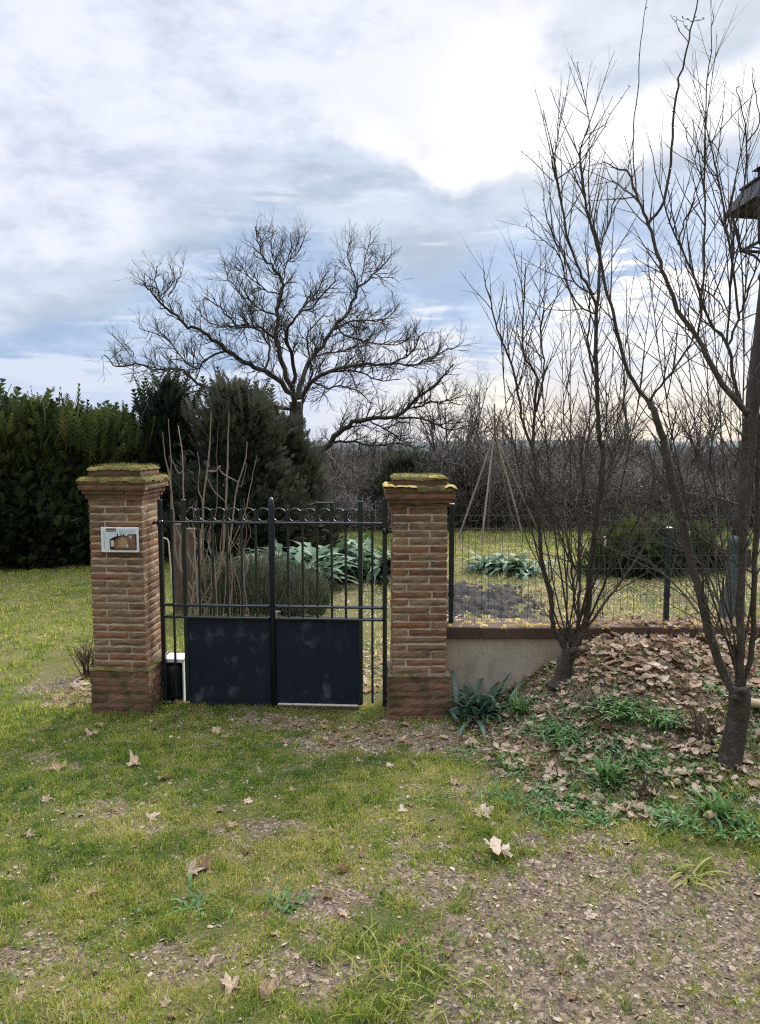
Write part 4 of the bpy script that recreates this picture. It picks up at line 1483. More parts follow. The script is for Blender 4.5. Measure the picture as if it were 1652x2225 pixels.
def stick_cloud(n, xr, yr, hfun, seed, lmean, rmean, updir=.6):
    g = np.random.default_rng(seed)
    x = g.uniform(*xr, n)
    y = g.uniform(*yr, n)
    hh = hfun(x, y)
    z = gz(x, y) + hh * g.random(n) ** .85 - .1
    D = np.stack([g.normal(0, .6, n), g.normal(0, .6, n), updir + g.normal(0, .5, n)], 1)
    L = lmean * g.uniform(.4, 1.4, n)
    L = np.minimum(L, np.maximum(hh * 1.15 - (z - gz(x, y)), .15))
    return sticks(np.stack([x, y, z], 1), D, L, rmean * g.uniform(.5, 1.5, n), g.normal(0, .07, n), g), x, y


def thick_h(x, y):
    return 1.22 + .75 * (fbm(x, y, .5, 3, 71) - .5) * 2 + .45 * (fbm(x, y, 2.0, 2, 72) - .5) * 2 + .03 * (y - 16)


VV, FF, RR, off_ = [], [], [], 0
for (n, xr, yr, seed, lm, rm) in ((26000, (-1.6, 12.5), (15.6, 19.5), 1, .8, .009), (9000, (-2.0, 14), (19.5, 24), 2, 1.3, .013), (5000, (-1.5, 12.5), (15.2, 15.9), 3, .5, .006)):
    (V, F, m_), x, y = stick_cloud(n, xr, yr, thick_h, seed, lm, rm)
    VV.append(V)
    FF.append(F + off_)
    off_ += len(V)
    tone = np.clip(fbm(x, y, .7, 3, 77) * 1.3 - .15 + np.random.default_rng(seed).normal(0, .12, n), 0, 1)
    RR.append(np.tile(tone, m_))
me = np_mesh('thicket', np.concatenate(VV), [np.concatenate(FF)], [np.concatenate(RR)], M_thicket)
tag(link('thicket', me), 'dense mass of bare grey brown brushwood beyond the garden', 'thicket', kind='stuff')


# earth bank under the thicket closes its view to the valley
def earth_bank(name, x0, x1, y0, y1, h, seed, m):
    gx_, gy_ = np.meshgrid(np.linspace(x0, x1, 70), np.linspace(y0, y1, 16))
    e = np.minimum(1, np.minimum((gy_ - y0) / .8, (y1 - gy_) / .8))
    zz = gz(gx_, gy_) - .1 + h * np.sqrt(np.clip(e, 0, 1)) * (.75 + .5 * fbm(gx_, gy_, .8, 4, seed))
    V = np.stack([gx_.ravel(), gy_.ravel(), zz.ravel()], 1)
    n_ = 70
    i0 = (np.arange(15)[:, None] * n_ + np.arange(69)[None, :]).ravel()
    F = np.stack([i0, i0 + 1, i0 + 1 + n_, i0 + n_], 1)
    return link(name, np_mesh(name, V, [F], [np.full(len(F), .5)], m, True))


M_bramble = mat('bramble_mass', [(.05, .044, .036), (.09, .078, .064), (.12, .105, .085)], .95, (2.5, .6), (14, 1, .08))
tag(earth_bank('brushwood_bank', -2.2, 14, 17.5, 21, 1.05, 81, M_bramble), kind='structure')


# ------------------------------------------------------------------ conifers
def frond_template(pairs=6, droop=.15):
    v, f = [], []
    def tri(a, b, c):
        o = len(v)
        v.extend([a, b, c])
        f.append((o, o + 1, o + 2))
    tri((0, -.03, 0), (0, .03, 0), (1, 0, -droop))
    for i in range(pairs):
        x = .12 + .78 * i / pairs
        l = .42 * (1 - .75 * i / pairs)
        z = -droop * x * x
        for s in (-1, 1):
            tri((x, 0, z), (x + .13, 0, z), (x + l * .75, s * l, z - .10 * l))
    return np.array(v), np.array(f)


FT_V, FT_F = frond_template()


def place(TV, TF, P0, X_, S, g, tone, roll=True):
    """copies of a template with its +x along X_"""
    n = len(P0)
    X_ = X_ / np.linalg.norm(X_, axis=1)[:, None]
    ref = g.normal(0, 1, (n, 3)) if roll else np.tile([[0, 0, 1.0]], (n, 1))
    Y_ = np.cross(ref, X_)
    Y_ /= np.linalg.norm(Y_, axis=1)[:, None] + 1e-9
    Z_ = np.cross(X_, Y_)
    Rm = np.stack([X_, Y_, Z_], 1)
    V = np.einsum('tk,nkc->ntc', TV, Rm) * S[:, None, None] + P0[:, None, :]
    F = TF[None] + (np.arange(n) * len(TV))[:, None, None]
    return V.reshape(-1, 3), F.reshape(-1, TF.shape[1]), np.repeat(tone, len(TF))


def conifer(name, label, x, y, hgt, rx, ry, seed, m, n=5200, fl=.26, spire=1.0, tip=.25, cat='tree', group=None, feather=0):
    z = float(gz(x, y))
    root = thing(name, label, cat, (x, y, z), 0, group)
    g = np.random.default_rng(seed)
    def prof_of(u):
        return np.where(u < .12, .86 + 1.1 * u, np.clip((1 - (u - .12) / .88) ** (.75 * spire), 0, 1)) * (1 - tip) + tip * np.sqrt(np.clip(1 - u, 0, 1))
    nl = n // 3
    u = g.random(nl) ** .9
    ang = g.uniform(0, 2 * np.pi, nl)
    rr_ = prof_of(u) * .80 * (1 - .5 * g.random(nl) ** 2)
    P0 = np.stack([np.cos(ang) * rr_ * rx, np.sin(ang) * rr_ * ry, u * hgt * .95], 1)
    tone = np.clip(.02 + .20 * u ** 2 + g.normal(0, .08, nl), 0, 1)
    ang_, u_ = ang, u
    # boughs standing out of the mass, each a clump of sprays of its own tone
    kb = 64
    ub = g.random(kb) ** .8
    ab = g.uniform(0, 2 * np.pi, kb)
    rb = prof_of(ub) * g.uniform(.78, 1.08, kb)
    tb = g.normal(0, .13, kb)
    sz = g.uniform(.7, 1.3, kb) * .26 * (1 - .45 * ub)
    m_ = n - nl
    ib = g.integers(0, kb, m_)
    q = g.normal(0, .5, (m_, 3)) * np.stack([sz[ib], sz[ib], sz[ib] * 1.7], 1)
    out_ = np.stack([np.cos(ab[ib]) * rb[ib] * rx, np.sin(ab[ib]) * rb[ib] * ry, ub[ib] * hgt * .96], 1)
    P1 = out_ + q
    P1[:, 2] = np.maximum(P1[:, 2], .02)
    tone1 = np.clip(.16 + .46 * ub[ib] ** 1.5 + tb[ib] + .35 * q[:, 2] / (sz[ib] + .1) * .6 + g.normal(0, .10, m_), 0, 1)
    P0 = np.concatenate([P0, P1])
    u = np.concatenate([u_, ub[ib]])
    ang = np.concatenate([ang_, ab[ib]])
    tone = np.concatenate([tone, tone1])
    D = np.stack([np.cos(ang), np.sin(ang), .6 + 1.3 * u], 1) + g.normal(0, .40, (n, 3))
    S = fl * g.uniform(.55, 1.35, n)
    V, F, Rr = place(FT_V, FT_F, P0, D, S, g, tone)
    parts_V, parts_F, parts_R = [V], [F], [Rr]
    if feather:
        k = feather
        a2 = g.uniform(0, 2 * np.pi, k)
        r2 = np.sqrt(g.random(k)) * .75
        P2 = np.stack([np.cos(a2) * r2 * rx, np.sin(a2) * r2 * ry, hgt * (.98 - .30 * r2 ** 1.5 + g.uniform(-.05, .05, k))], 1)
        D2 = np.stack([np.cos(a2) * .3 + g.normal(0, .15, k), np.sin(a2) * .3, np.ones(k)], 1)
        V2, F2, R2 = place(FT_V * [1, .55, 1], FT_F, P2, D2, fl * g.uniform(1.6, 4.0, k), g, np.clip(.62 + g.normal(0, .2, k), 0, 1))
        parts_F.append(F2 + len(V))
        parts_V.append(V2)
        parts_R.append(R2)
    link('crown', np_mesh('crown', np.concatenate(parts_V), [np.concatenate(parts_F)], [np.concatenate(parts_R)], m), root)
    mb = MB()
    rg = random.Random(seed)
    mb.tube(wander((0, 0, -.05), (0, 0, 1), hgt * .92, 8, rg, .03), radii(9, .09, .01), 8, .4)
    P = [dict(start=.05, step=.10, len=.75 * min(rx, ry), ang=(1.0, 1.4), up=.1, wob=.1, r=.018, rt=.3, n=3, sides=4, taper=.7)]
    sprout(mb, wander((0, 0, 0), (0, 0, 1), hgt * .9, 8, rg, .02), .07, .01, 0, rg, P)
    mb.build('trunk', M_bigbark, root)
    return root


hedge_px = [(-150, 950, 11.4, 'outermost cypress of the dark hedge, cut by the photo edge'), (-30, 898, 11.3, 'golden tipped cypress nearest the edge of the dark hedge behind the lawn'), (70, 905, 11.5, 'second cypress from the photo edge in the dark hedge, olive tipped'),
            (150, 912, 11.8, 'middle cypress of the dark hedge with a feathery pale tip'), (215, 945, 12.0, 'lowest cypress of the dark hedge'), (268, 930, 12.4, 'bright green pointed cypress at the inner end of the hedge')]
for k, (px_, py_, Y_, lb_) in enumerate(hedge_px):
    p = W(px_, py_, Y_)
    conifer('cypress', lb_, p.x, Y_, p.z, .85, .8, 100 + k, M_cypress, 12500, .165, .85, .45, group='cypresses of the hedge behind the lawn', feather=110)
p = W(362, 838, 12.6)
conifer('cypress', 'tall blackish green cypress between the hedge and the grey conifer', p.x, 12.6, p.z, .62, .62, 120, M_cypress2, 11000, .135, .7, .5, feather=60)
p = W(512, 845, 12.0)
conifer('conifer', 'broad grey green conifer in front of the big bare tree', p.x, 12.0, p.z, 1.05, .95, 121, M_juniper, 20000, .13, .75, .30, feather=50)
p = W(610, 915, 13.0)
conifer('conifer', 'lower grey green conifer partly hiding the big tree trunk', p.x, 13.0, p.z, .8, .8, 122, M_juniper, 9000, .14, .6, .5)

# ------------------------------------------------------------------ strap leaved plants
def strap(mb, base, az_, L, w_, arch, n, rnd, lobes=0.0, el0=1.2, m=0):
    """one arching leaf as a narrow folded strip"""
    p = Vector(base)
    a = el0
    o = len(mb.v)
    side = Vector((-math.sin(az_), math.cos(az_), 0))
    for i in range(n + 1):
        f = i / n
        wd = w_ * (math.sin(math.pi * min(1, .12 + .88 * f)) ** .7 if f < 1 else .02)
        if lobes and 0 < i < n:
            wd *= 1 + lobes * (1 if i % 2 else -.6)
        up_ = Vector((0, 0, .25 * wd))
        for q in (p - side * wd + up_, p, p + side * wd + up_):
            mb.v.append(tuple(q))
        p = p + Vector((math.cos(az_) * math.cos(a), math.sin(az_) * math.cos(a), math.sin(a))) * (L / n)
        a -= arch / n
    for i in range(n):
        b = o + i * 3
        mb.face((b, b + 1, b + 4, b + 3), rnd, m)
        mb.face((b + 1, b + 2, b + 5, b + 4), rnd, m)


def clump(name, label, cat, loc, nl, L, w_, arch, seed, m, lobes=0.0, el=(.5, 1.45), group=None, spread=.03, nseg=6, part='foliage'):
    root = tag(bpy.data.objects.new(name, None), label, cat, group)
    C.objects.link(root)
    root.location = loc
    rg = random.Random(seed)
    mb = MB()
    for k in range(nl):
        az_ = rg.uniform(0, 2 * math.pi)
        b = (rg.gauss(0, spread), rg.gauss(0, spread), -.01)
        mb.tube([(0, 0, -.012), (b[0] * .5, b[1] * .5, -.006), b], [.0025] * 3, 3, .3, cap=False)
        strap(mb, b, az_, L * rg.uniform(.55, 1.15), w_ * rg.uniform(.7, 1.2), arch * rg.uniform(.6, 1.3), nseg, rg.random(), lobes, rg.uniform(*el))
    me = mb.mesh(name, m, True)
    bpy.data.objects.remove(root)
    o = link(name, me, None, loc)
    tag(o, label, cat, group)
    return o


art = [(600, 1232, 'silvery artichoke plant showing beside the meeting post of the gate', 26), (655, 1262, 'silver green artichoke plant whose leaves hang over the lavender', 34), (700, 1240, 'silver artichoke plant at the middle of the row behind the gate', 30),
       (745, 1228, 'blue green artichoke plant just behind the thick bar of the gate', 30), (800, 1240, 'artichoke plant with long arching leaves near the lichen pillar', 30), (845, 1236, 'artichoke plant half hidden by the lichen pillar', 26)]
for k, (px_, py_, lb_, n_) in enumerate(art):
    p = gp(px_, py_ + 18)
    clump('artichoke_plant', lb_, 'plant', p, n_ + 50, .82, .046, 2.1, 300 + k, M_silver, .75, (.7, 1.45), 'artichokes in the garden', .09, 9)
for k, (px_, py_, lb_, n_) in enumerate([(1070, 1240, 'round green artichoke plant seen through the wire fence near its first post', 40), (1130, 1246, 'low artichoke plant beside the round one, seen through the wire fence', 34)]):
    p = gp(px_, py_)
    clump('artichoke_plant', lb_, 'plant', p, n_ + 30, .52, .036, 2.1, 320 + k, M_silver, .75, (.6, 1.4), 'artichokes in the garden', .12, 8)

# lavender mounds
def mound(name, label, px_, pyb, pyt, wpx, seed, m, n=2600, cat='bush'):
    p = gp(px_, pyb)
    hgt = W(px_, pyt, p.y + .2).z - p.z
    rad = wpx / FPX * p.y / 2
    g = np.random.default_rng(seed)
    a = g.uniform(0, 2 * np.pi, n)
    r = np.sqrt(g.random(n)) * rad
    x, y = np.cos(a) * r, np.sin(a) * r * .8
    dome = np.sqrt(np.clip(1 - (r / rad) ** 2 * .8, 0, 1))
    L = hgt * dome * g.uniform(.35, 1.15, n) * (.75 + .5 * fbm(x + seed, y, 6, 2, seed))
    D = np.stack([np.cos(a) * r / rad * .45 + g.normal(0, .14, n), np.sin(a) * r / rad * .45 + g.normal(0, .14, n), np.ones(n)], 1)
    z = np.where(g.random(n) < .4, g.random(n) * hgt * .5 * dome, 0)
    L = np.minimum(L, hgt * 1.25 * dome - z + .03)
    V, F, k = sticks(np.stack([x * .85, y * .85, z - .02], 1), D, L, .0065 * g.uniform(.5, 1.5, n), g.normal(0, .06, n), g)
    tone = np.clip(g.normal(.45, .22, n), 0, 1)
    me = np_mesh(name, V, [F], [np.tile(tone, k)], m)
    return tag(link(name, me, None, (p.x, p.y + rad * .5, p.z)), label, cat)


mound('lavender_bush', 'grey green lavender mound behind the middle of the gate', 655, 1338, 1240, 110, 401, M_lavender)
mound('lavender_bush', 'large brownish lavender bush left of centre behind the gate bars', 570, 1336, 1212, 140, 402, M_lavender, 3200)
mound('lavender_bush', 'dark green lavender bush below the dry tan stems', 480, 1336, 1225, 110, 403, M_lavender, 2600)

# dry tan stemmed shrub
Z5 = (0, 850, 2.36)
yD = 7.9
bD = gp(470, 1338)
bD.y = yD
dst = [
    (traced(Z5, [(1010, 1180), (1000, 1000), (975, 760), (945, 600), (930, 470)], yD, yD), .016, .003, 0), (traced(Z5, [(990, 950), (980, 640), (965, 390)], yD, yD + .2), .010, .003, 0),
    (traced(Z5, [(1030, 1200), (1048, 930), (1045, 640), (1030, 480), (1018, 430)], yD, yD + .3), .012, .003, 0),
    (traced(Z5, [(1140, 1250), (1160, 1000), (1165, 860), (1195, 600), (1210, 350)], yD, yD - .2), .020, .004, 0),
    (traced(Z5, [(1270, 1200), (1290, 930), (1300, 720), (1306, 500), (1312, 350)], yD, yD), .018, .004, 0),
    (traced(Z5, [(1300, 1150), (1335, 950), (1352, 800), (1400, 640), (1415, 520)], yD, yD + .2), .013, .003, 0),
    (traced(Z5, [(1330, 1100), (1400, 930), (1425, 820), (1445, 720), (1470, 600)], yD, yD + .3), .008, .002, 0),
    (traced(Z5, [(1195, 690), (1235, 690), (1257, 660), (1262, 690), (1300, 720), (1360, 755), (1350, 820)], yD - .1, yD - .1), .010, .004, 0),
    (traced(Z5, [(1185, 720), (1220, 800), (1290, 865), (1300, 930)], yD - .1, yD), .008, .003, 0), (traced(Z5, [(1050, 690), (1020, 700), (1000, 660), (970, 600)], yD, yD), .006, .002, 0),
    (traced(Z5, [(1160, 880), (1135, 800), (1140, 660), (1130, 580)], yD, yD + .2), .007, .002, 0), (traced(Z5, [(1240, 900), (1240, 600), (1250, 430)], yD + .2, yD + .2), .006, .002, 0),
    (traced(Z5, [(1050, 940), (1090, 900), (1130, 860)], yD, yD), .005, .002, 0), (traced(Z5, [(1380, 780), (1410, 660), (1395, 640)], yD, yD), .005, .002, 0),
]
rg = random.Random(78)
for k in range(12):
    pth_, a_, b_, c_ = dst[k]
    if k not in (7, 8, 9):
        q_ = pth_[0]
        g_ = W((0 + (1150 + rg.uniform(-60, 60)) / 2.36) / 1.11562, 1336, yD)
        dst[k] = ([g_, g_.lerp(q_, .55) + Vector((rg.uniform(-.03, .03), 0, 0))] + pth_, a_, b_, c_)
for k in range(28):
    x0_, y0_ = rg.uniform(1080, 1400), rg.uniform(1080, 1290)
    dst.append((traced(Z5, [(x0_ + rg.uniform(-30, 30), 1515), (x0_, y0_ + 60), (x0_ + rg.uniform(-40, 40), y0_ - 60), (x0_ + rg.uniform(-60, 60), y0_ - rg.uniform(140, 260))], yD + rg.uniform(-.3, .2), yD + rg.uniform(-.3, .3)), rg.uniform(.004, .009), .002, 0))
shrub_tree('dry_shrub', 'dry shrub of bleached tan stems rising behind the gate bars', 'shrub', bD, dst, None, 55, bark=M_tanstem)

# weathered posts and bent cane behind the hinge side
p = gp(407, 1330)
mb = MB()
mb.box(-.11, .0, -.03, .03, -.05, .98, .3, 0, .008)
mb.box(.012, .12, -.02, .05, -.05, .93, .7, 0, .008)
tag(mb.build('weathered_planks', M_wood, None, loc=(p.x - .02, p.y, p.z)), 'two upright weathered planks behind the gate beside the dry shrub', 'planks')
mb = MB()
q0 = traced((360, 1150, 4.859), [(178, 745), (225, 765), (240, 800), (275, 1250), (300, 1500), (310, 1620)], 7.0, 7.0)
mb.tube([q - q0[-1] for q in q0], [.007] * 6, 7)
tag(mb.build('bent_cane', M_paleplank, None, True, loc=q0[-1]), 'pale bent cane leaning by the upright planks', 'cane')

# bean tepee of canes
yP = 14.6
ap = W(1075, 948, yP)
tep = thing('cane_tepee', 'tepee of grey bean canes tied at the top, beyond the wire fence', 'plant support', (ap.x, yP, float(gz(ap.x, yP))))
for (px_, py_, tx, ty, dy) in ((995, 1150, 1120, 885, -.3), (1046, 1158, 1100, 880, -.9), (1140, 1148, 1058, 880, -.3), (1172, 1118, 1035, 895, .6), (1060, 1120, 1090, 890, .7), (1118, 1125, 1075, 878, .8)):
    q = W(px_, py_, yP + dy)
    q.z = float(gz(q.x, q.y)) - .03
    e = W(tx, ty, yP - dy * .3)
    mb = MB()
    base = Vector(tep.location)
    mb.tube([q - base, ap - base + Vector((random.uniform(-.02, .02), random.uniform(-.03, .03), 0)), e - base], [.022, .017, .010], 7, random.random())
    mb.build('cane', M_cane, tep)

# raised bed board and white tags in the far garden
p = gp(1565, 1232)
mb = MB()
mb.box(-.55, .45, -.02, .02, 0, .27, .5, 0, .008)
mb.box(-.55, .45, .0, .5, .0, .10, .5, 0, .008)
tag(mb.build('raised_bed', M_darkwood, None, loc=p), 'dark timber raised bed behind the fence near the lamp foot', 'raised bed')
for k, (px_, py_, Y_, lb_) in enumerate([(1314, 1172, 6.6, 'white hanging strip near the thick shrub stem'), (1299, 1268, 6.4, 'white strip hanging low behind the shrub by the wall'), (1497, 1160, 9.0, 'larger white scrap hanging close to the second fence post')]):
    q = W(px_, py_, Y_)
    mb = MB()
    h = .05 if k < 2 else .06
    for i in range(4):
        mb.box(-.010 + .004 * i, .012 + .003 * i, -.003 + .003 * i, .003 + .003 * i, h * (1 - i * .5) - h, h * (1.5 - i * .5) - h, .5, 0, .001)
    mb.tube([(0, 0, h * .5), (-.03, .05, .20), (.02, .04, .5), (0, 0, q.z * -1)], [.002, .003, .003, .004], 4, .2, 1)
    tag(mb.build('hanging_strip', [M_white, M_twig], None, loc=q), lb_, 'strip')

for k, (px_, pyb, Y_, h_, rx_, m_, lb_) in enumerate([(1375, 1250, 10.6, .42, .5, M_cypress, 'low green bush seen between the stems of the shrub by the wall'), (1432, 1252, 10.8, .48, .5, M_juniper, 'low grey green bush just short of the second fence post'),
        (1500, 1246, 11.2, .40, .5, M_cypress, 'low green bush in front of the raised bed'), (1015, 1140, 16.4, 1.25, .6, M_juniper, 'dull green bush at the edge of the brushwood by the cane tepee'),
        (880, 1120, 16.0, 1.5, 1.0, M_juniper, 'greyish evergreen bush showing beyond the lichen pillar')]):
    q = at(px_, Y_)
    conifer('evergreen_bush', lb_, q, Y_, h_, rx_, .45, 900 + k, m_, 3000, .13, .5, .7, cat='bush')
# dark soil heap behind the wall
gx_, gy_ = np.meshgrid(np.linspace(-1, 1, 60), np.linspace(-1, 1, 60))
pS = gp(1030, 1305)
rad = np.sqrt(gx_ ** 2 + gy_ ** 2)
rad = rad + .7 * (fbm(gx_ + 9, gy_ + 4, 3, 4, 93) - .5)
zz = .07 * np.clip(.9 - rad, -1, 1) * (.5 + fbm(gx_ + 3, gy_, 4, 4, 91)) + .16 * (fbm(gx_ + 5, gy_, 14, 4, 92) - .5) - .01 - .05 * np.clip(rad - .9, 0, 1)
V = np.stack([(gx_ * .85).ravel(), (gy_ * 1.5).ravel(), zz.ravel()], 1)
i0 = (np.arange(59)[:, None] * 60 + np.arange(59)[None, :]).ravel()
F = np.stack([i0, i0 + 1, i0 + 61, i0 + 60], 1)
soil = tag(link('soil', np_mesh('soil', V, [F], [np.full(len(F), .45)], M_soil, True), None, (pS.x, pS.y, pS.z)), kind='structure')
soil.rotation_euler.z = R(20)

# ------------------------------------------------------------------ grass, gravel and litter
def in_view(x, y, pad=.8):
    return np.abs(x) < .52 * y + pad


def blades(n, xr, yr, hh, ww, seed, keep, tonef, per=0, rad=.02):
    g = np.random.default_rng(seed)
    ch, ct = 1.0, 0.0
    if per:
        nc = n // per
        x, y = g.uniform(*xr, nc), g.uniform(*yr, nc)
        k = in_view(x, y) & (g.random(nc) < keep(x, y))
        x, y = x[k], y[k]
        num = np.maximum(3, (per * g.uniform(.3, 1.7, len(x))).astype(int))
        sz = g.uniform(.5, 1.5, len(x))
        x, y = np.repeat(x, num), np.repeat(y, num)
        ch = np.repeat(sz * g.uniform(.75, 1.25, len(sz)), num)
        ct = np.repeat(g.normal(0, .16, len(sz)), num)
        rr_ = np.repeat(sz, num) * rad
        x, y = x + g.normal(0, 1, len(x)) * rr_, y + g.normal(0, 1, len(y)) * rr_
    else:
        x, y = g.uniform(*xr, n), g.uniform(*yr, n)
        k = in_view(x, y) & (g.random(n) < keep(x, y))
        x, y = x[k], y[k]
    n = len(x)
    z = gz(x, y) - .004
    a = g.uniform(0, 2 * np.pi, n)
    tall = .55 + .9 * fbm(x, y, 3.5, 3, 51)
    h = hh * tall * g.uniform(.5, 1.35, n) * ch
    lean = g.uniform(.15, 1.1, n)
    w_ = ww * g.uniform(.6, 1.4, n)
    b = g.uniform(0, 2 * np.pi, n)
    S = np.stack([np.cos(a), np.sin(a), 0 * a], 1) * w_[:, None]
    Dd = np.stack([np.cos(b), np.sin(b), 0 * a], 1)
    P = np.stack([x, y, z], 1)
    up = np.array([[0, 0, 1.0]])
    m1 = P + up * (h * .6)[:, None] + Dd * (h * lean * .3)[:, None]
    tp = P + up * (h * (1.0 - .28 * lean))[:, None] + Dd * (h * lean)[:, None]
    V = np.stack([P - S, P + S, m1 + S * .8, m1 - S * .8, tp], 1).reshape(-1, 3)
    base = np.arange(n)[:, None] * 5
    Q = base + np.array([[0, 1, 2, 3]])
    T = base + np.array([[3, 2, 4]])
    tone = np.clip(tonef(x, y) + .5 * (fbm(x, y, 17, 2, 59) - .5) + g.normal(0, .15, n) + ct, 0, 1)
    return V, Q, T, tone


def near_keep(x, y):
    return np.clip((1 - .95 * bare(x, y)) * (1 - .62 * bed(x, y) * sstep(3.5, 4.7, y) - .25 * bed(x, y)) * (.30 + 1.35 * fbm(x, y, 13, 3, 19)), 0, 1)


def left_keep(x, y):
    return ((x < -1.3 - .12 * (y - 5.2)) | (y < 5.1)) * (1 - .8 * bare(x, y))


def garden_keep(x, y):
    soil_ = np.exp(-(((x - pS.x) / .75) ** 2 + ((y - pS.y) / 1.35) ** 2) ** 3)
    return (x > -1.9) * (1 - .94 * soil_) * np.clip(.25 + .9 * (fbm(x, y, 1.1, 3, 55) - .3) + .6 * sstep(10.5, 12.5, y), 0, 1)


def tone_near(x, y):
    return patchtone(x, y) * .85 + .06


def tone_far(x, y):
    return .30 + .45 * fbm(x, y, .9, 3, 57)


def tone_garden(x, y):
    return np.clip(1.0 - .75 * sstep(10.4, 12.2, y) * sstep(1.2, -.2, x) - .25 * sstep(11, 14, y) + .5 * (fbm(x, y, 1.5, 3, 58) - .5), 0, 1)


VV, QQ, TT, R1, R2, o_ = [], [], [], [], [], 0
for args in ((150000, (-3.6, 4.0), (1.9, 5.3), .013, .0018, 10, near_keep, tone_near), (500000, (-3.6, 4.0), (1.9, 5.3), .026, .0019, 11, near_keep, tone_near, 26, .017), (36000, (-3.6, 4.0), (1.9, 5.3), .045, .0021, 12, near_keep, tone_near),
             (84000, (-3.6, 4.0), (1.9, 5.3), .020, .0017, 17, lambda x, y: np.clip(.35 + .8 * fbm(x, y, 4, 3, 18) - .3, 0, 1) * (1 - .6 * bed(x, y)), lambda x, y: .9 + 0 * x, 7, .02),
             (90000, (-7, -1.0), (4.9, 12), .038, .0042, 13, left_keep, tone_far, 14, .035), (90000, (-2.2, 9), (5.5, 16.5), .055, .006, 14, garden_keep, tone_garden, 12, .05)):
    V, Q, T_, tn = blades(*args)
    VV.append(V)
    QQ.append(Q + o_)
    TT.append(T_ + o_)
    R1.append(tn)
    R2.append(tn)
    o_ += len(V)
me = np_mesh('grass', np.concatenate(VV), [np.concatenate(QQ), np.concatenate(TT)], R1 + R2, M_grass)
tag(link('grass', me), 'short patchy winter grass of the lawn and garden', 'grass', kind='stuff')


def chips(n, xr, yr, s0, s1, seed, keep, tmu, tsd, lift=.004, tilt=.35):
    g = np.random.default_rng(seed)
    x, y = g.uniform(*xr, n), g.uniform(*yr, n)
    k = in_view(x, y) & (g.random(n) < keep(x, y))
    x, y = x[k], y[k]
    n = len(x)
    s = s0 * (s1 / s0) ** (g.random(n) ** 2)
    z = gz(x, y) + (fbm(x, y, 11, 3, 41) - .5) * .022 + lift * g.random(n)
    a = g.uniform(0, 2 * np.pi, n)
    asp = g.uniform(.35, 1, n)
    A = np.stack([np.cos(a), np.sin(a), g.normal(0, .35, n)], 1) * s[:, None]
    B = np.stack([-np.sin(a), np.cos(a), g.normal(0, .35, n)], 1) * (s * asp)[:, None]
    P = np.stack([x, y, z], 1)
    hgt = (s * g.uniform(.15, .5, n))[:, None] * np.array([[0, 0, 1.0]])
    ring = []
    for j in range(5):
        an = 2 * np.pi * j / 5
        q = g.uniform(.65, 1.15, n)[:, None]
        ring.append(P + (A * math.cos(an) + B * math.sin(an)) * q)
    V = np.stack(ring + [P + hgt + A * .15], 1).reshape(-1, 3)
    base = np.arange(n)[:, None] * 6
    F = np.concatenate([base + np.array([[j, (j + 1) % 5, 5]]) for j in range(5)], 0)
    tone = np.clip(g.normal(tmu, tsd, n), 0, 1)
    return V, F, np.tile(tone, 5)


VV, FF, RR, o_ = [], [], [], 0
for args in ((150000, (-3.6, 4.0), (1.9, 5.2), .0022, .009, 21, lambda x, y: np.clip(.10 + .62 * bare(x, y) * (.35 + 1.3 * fbm(x, y, 5, 3, 15)), 0, 1), .36, .26),
             (39000, (-3.6, 4.0), (1.9, 5.2), .005, .019, 22, lambda x, y: np.clip(.16 + .35 * fbm(x, y, 2.5, 3, 16) + .3 * bare(x, y) + .4 * bed(x, y), 0, 1), .42, .22),
             (26000, (-1.9, 7), (5.4, 10), .008, .026, 23, lambda x, y: np.clip(fbm(x, y, 1.2, 3, 66) * 1.6 - .2, 0, 1), .55, .22)):
    V, F, Rr = chips(*args)
    VV.append(V)
    FF.append(F + o_)
    RR.append(Rr)
    o_ += len(V)
me = np_mesh('gravel', np.concatenate(VV), [np.concatenate(FF)], RR, M_chip)
tag(link('gravel', me), 'fine gravel and leaf crumbs over the bare ground', 'gravel', kind='stuff')

VV, FF, RR, o_ = [], [], [], 0
for args in ((15000, (.4, 3.2), (3.3, 5.2), .006, .020, 71, lambda x, y: bed(x, y) * np.clip(1.1 * sstep(.44, .60, fbm(x, y, 3.2, 3, 73)) * (1 - .8 * sstep(4.5, 5.1, y)) + .05, 0, 1), .45, .28, .045),
             (9000, (-2.6, 1.2), (1.9, 5.0), .004, .012, 72, lambda x, y: sstep(.58, .68, fbm(x, y, 4.0, 3, 74)), .4, .28, .02)):
    V, F, Rr = chips(*args)
    VV.append(V)
    FF.append(F + o_)
    RR.append(Rr)
    o_ += len(V)
me = np_mesh('ground_cover', np.concatenate(VV), [np.concatenate(FF)], RR, M_cover)
tag(link('ground_cover', me), 'small leaved green weeds spreading over the bank and in the lawn', 'ground cover', kind='stuff')
# dead stalks lying about
g = np.random.default_rng(88)
n = 15000
x, y = g.uniform(-2.6, 3.2, n), g.uniform(1.9, 5.3, n)
k = in_view(x, y) & (g.random(n) < .12 + .4 * bare(x, y) + .35 * bed(x, y))
x, y = x[k], y[k]
n = len(x)
D = np.stack([g.normal(0, 1, n), g.normal(0, 1, n), g.normal(0, .22, n)], 1)
V, F, k = sticks(np.stack([x, y, gz(x, y) + .010 + .008 * g.random(n)], 1), D, .012 * (5 ** g.random(n)), .0010 * g.uniform(.6, 1.8, n), g.normal(0, .15, n), g)
me = np_mesh('straw', V, [F], [np.tile(np.clip(g.normal(.5, .3, n), 0, 1), k)], M_straw)
tag(link('straw', me), 'dead stalks and straw bits lying on the ground', 'straw', kind='stuff')

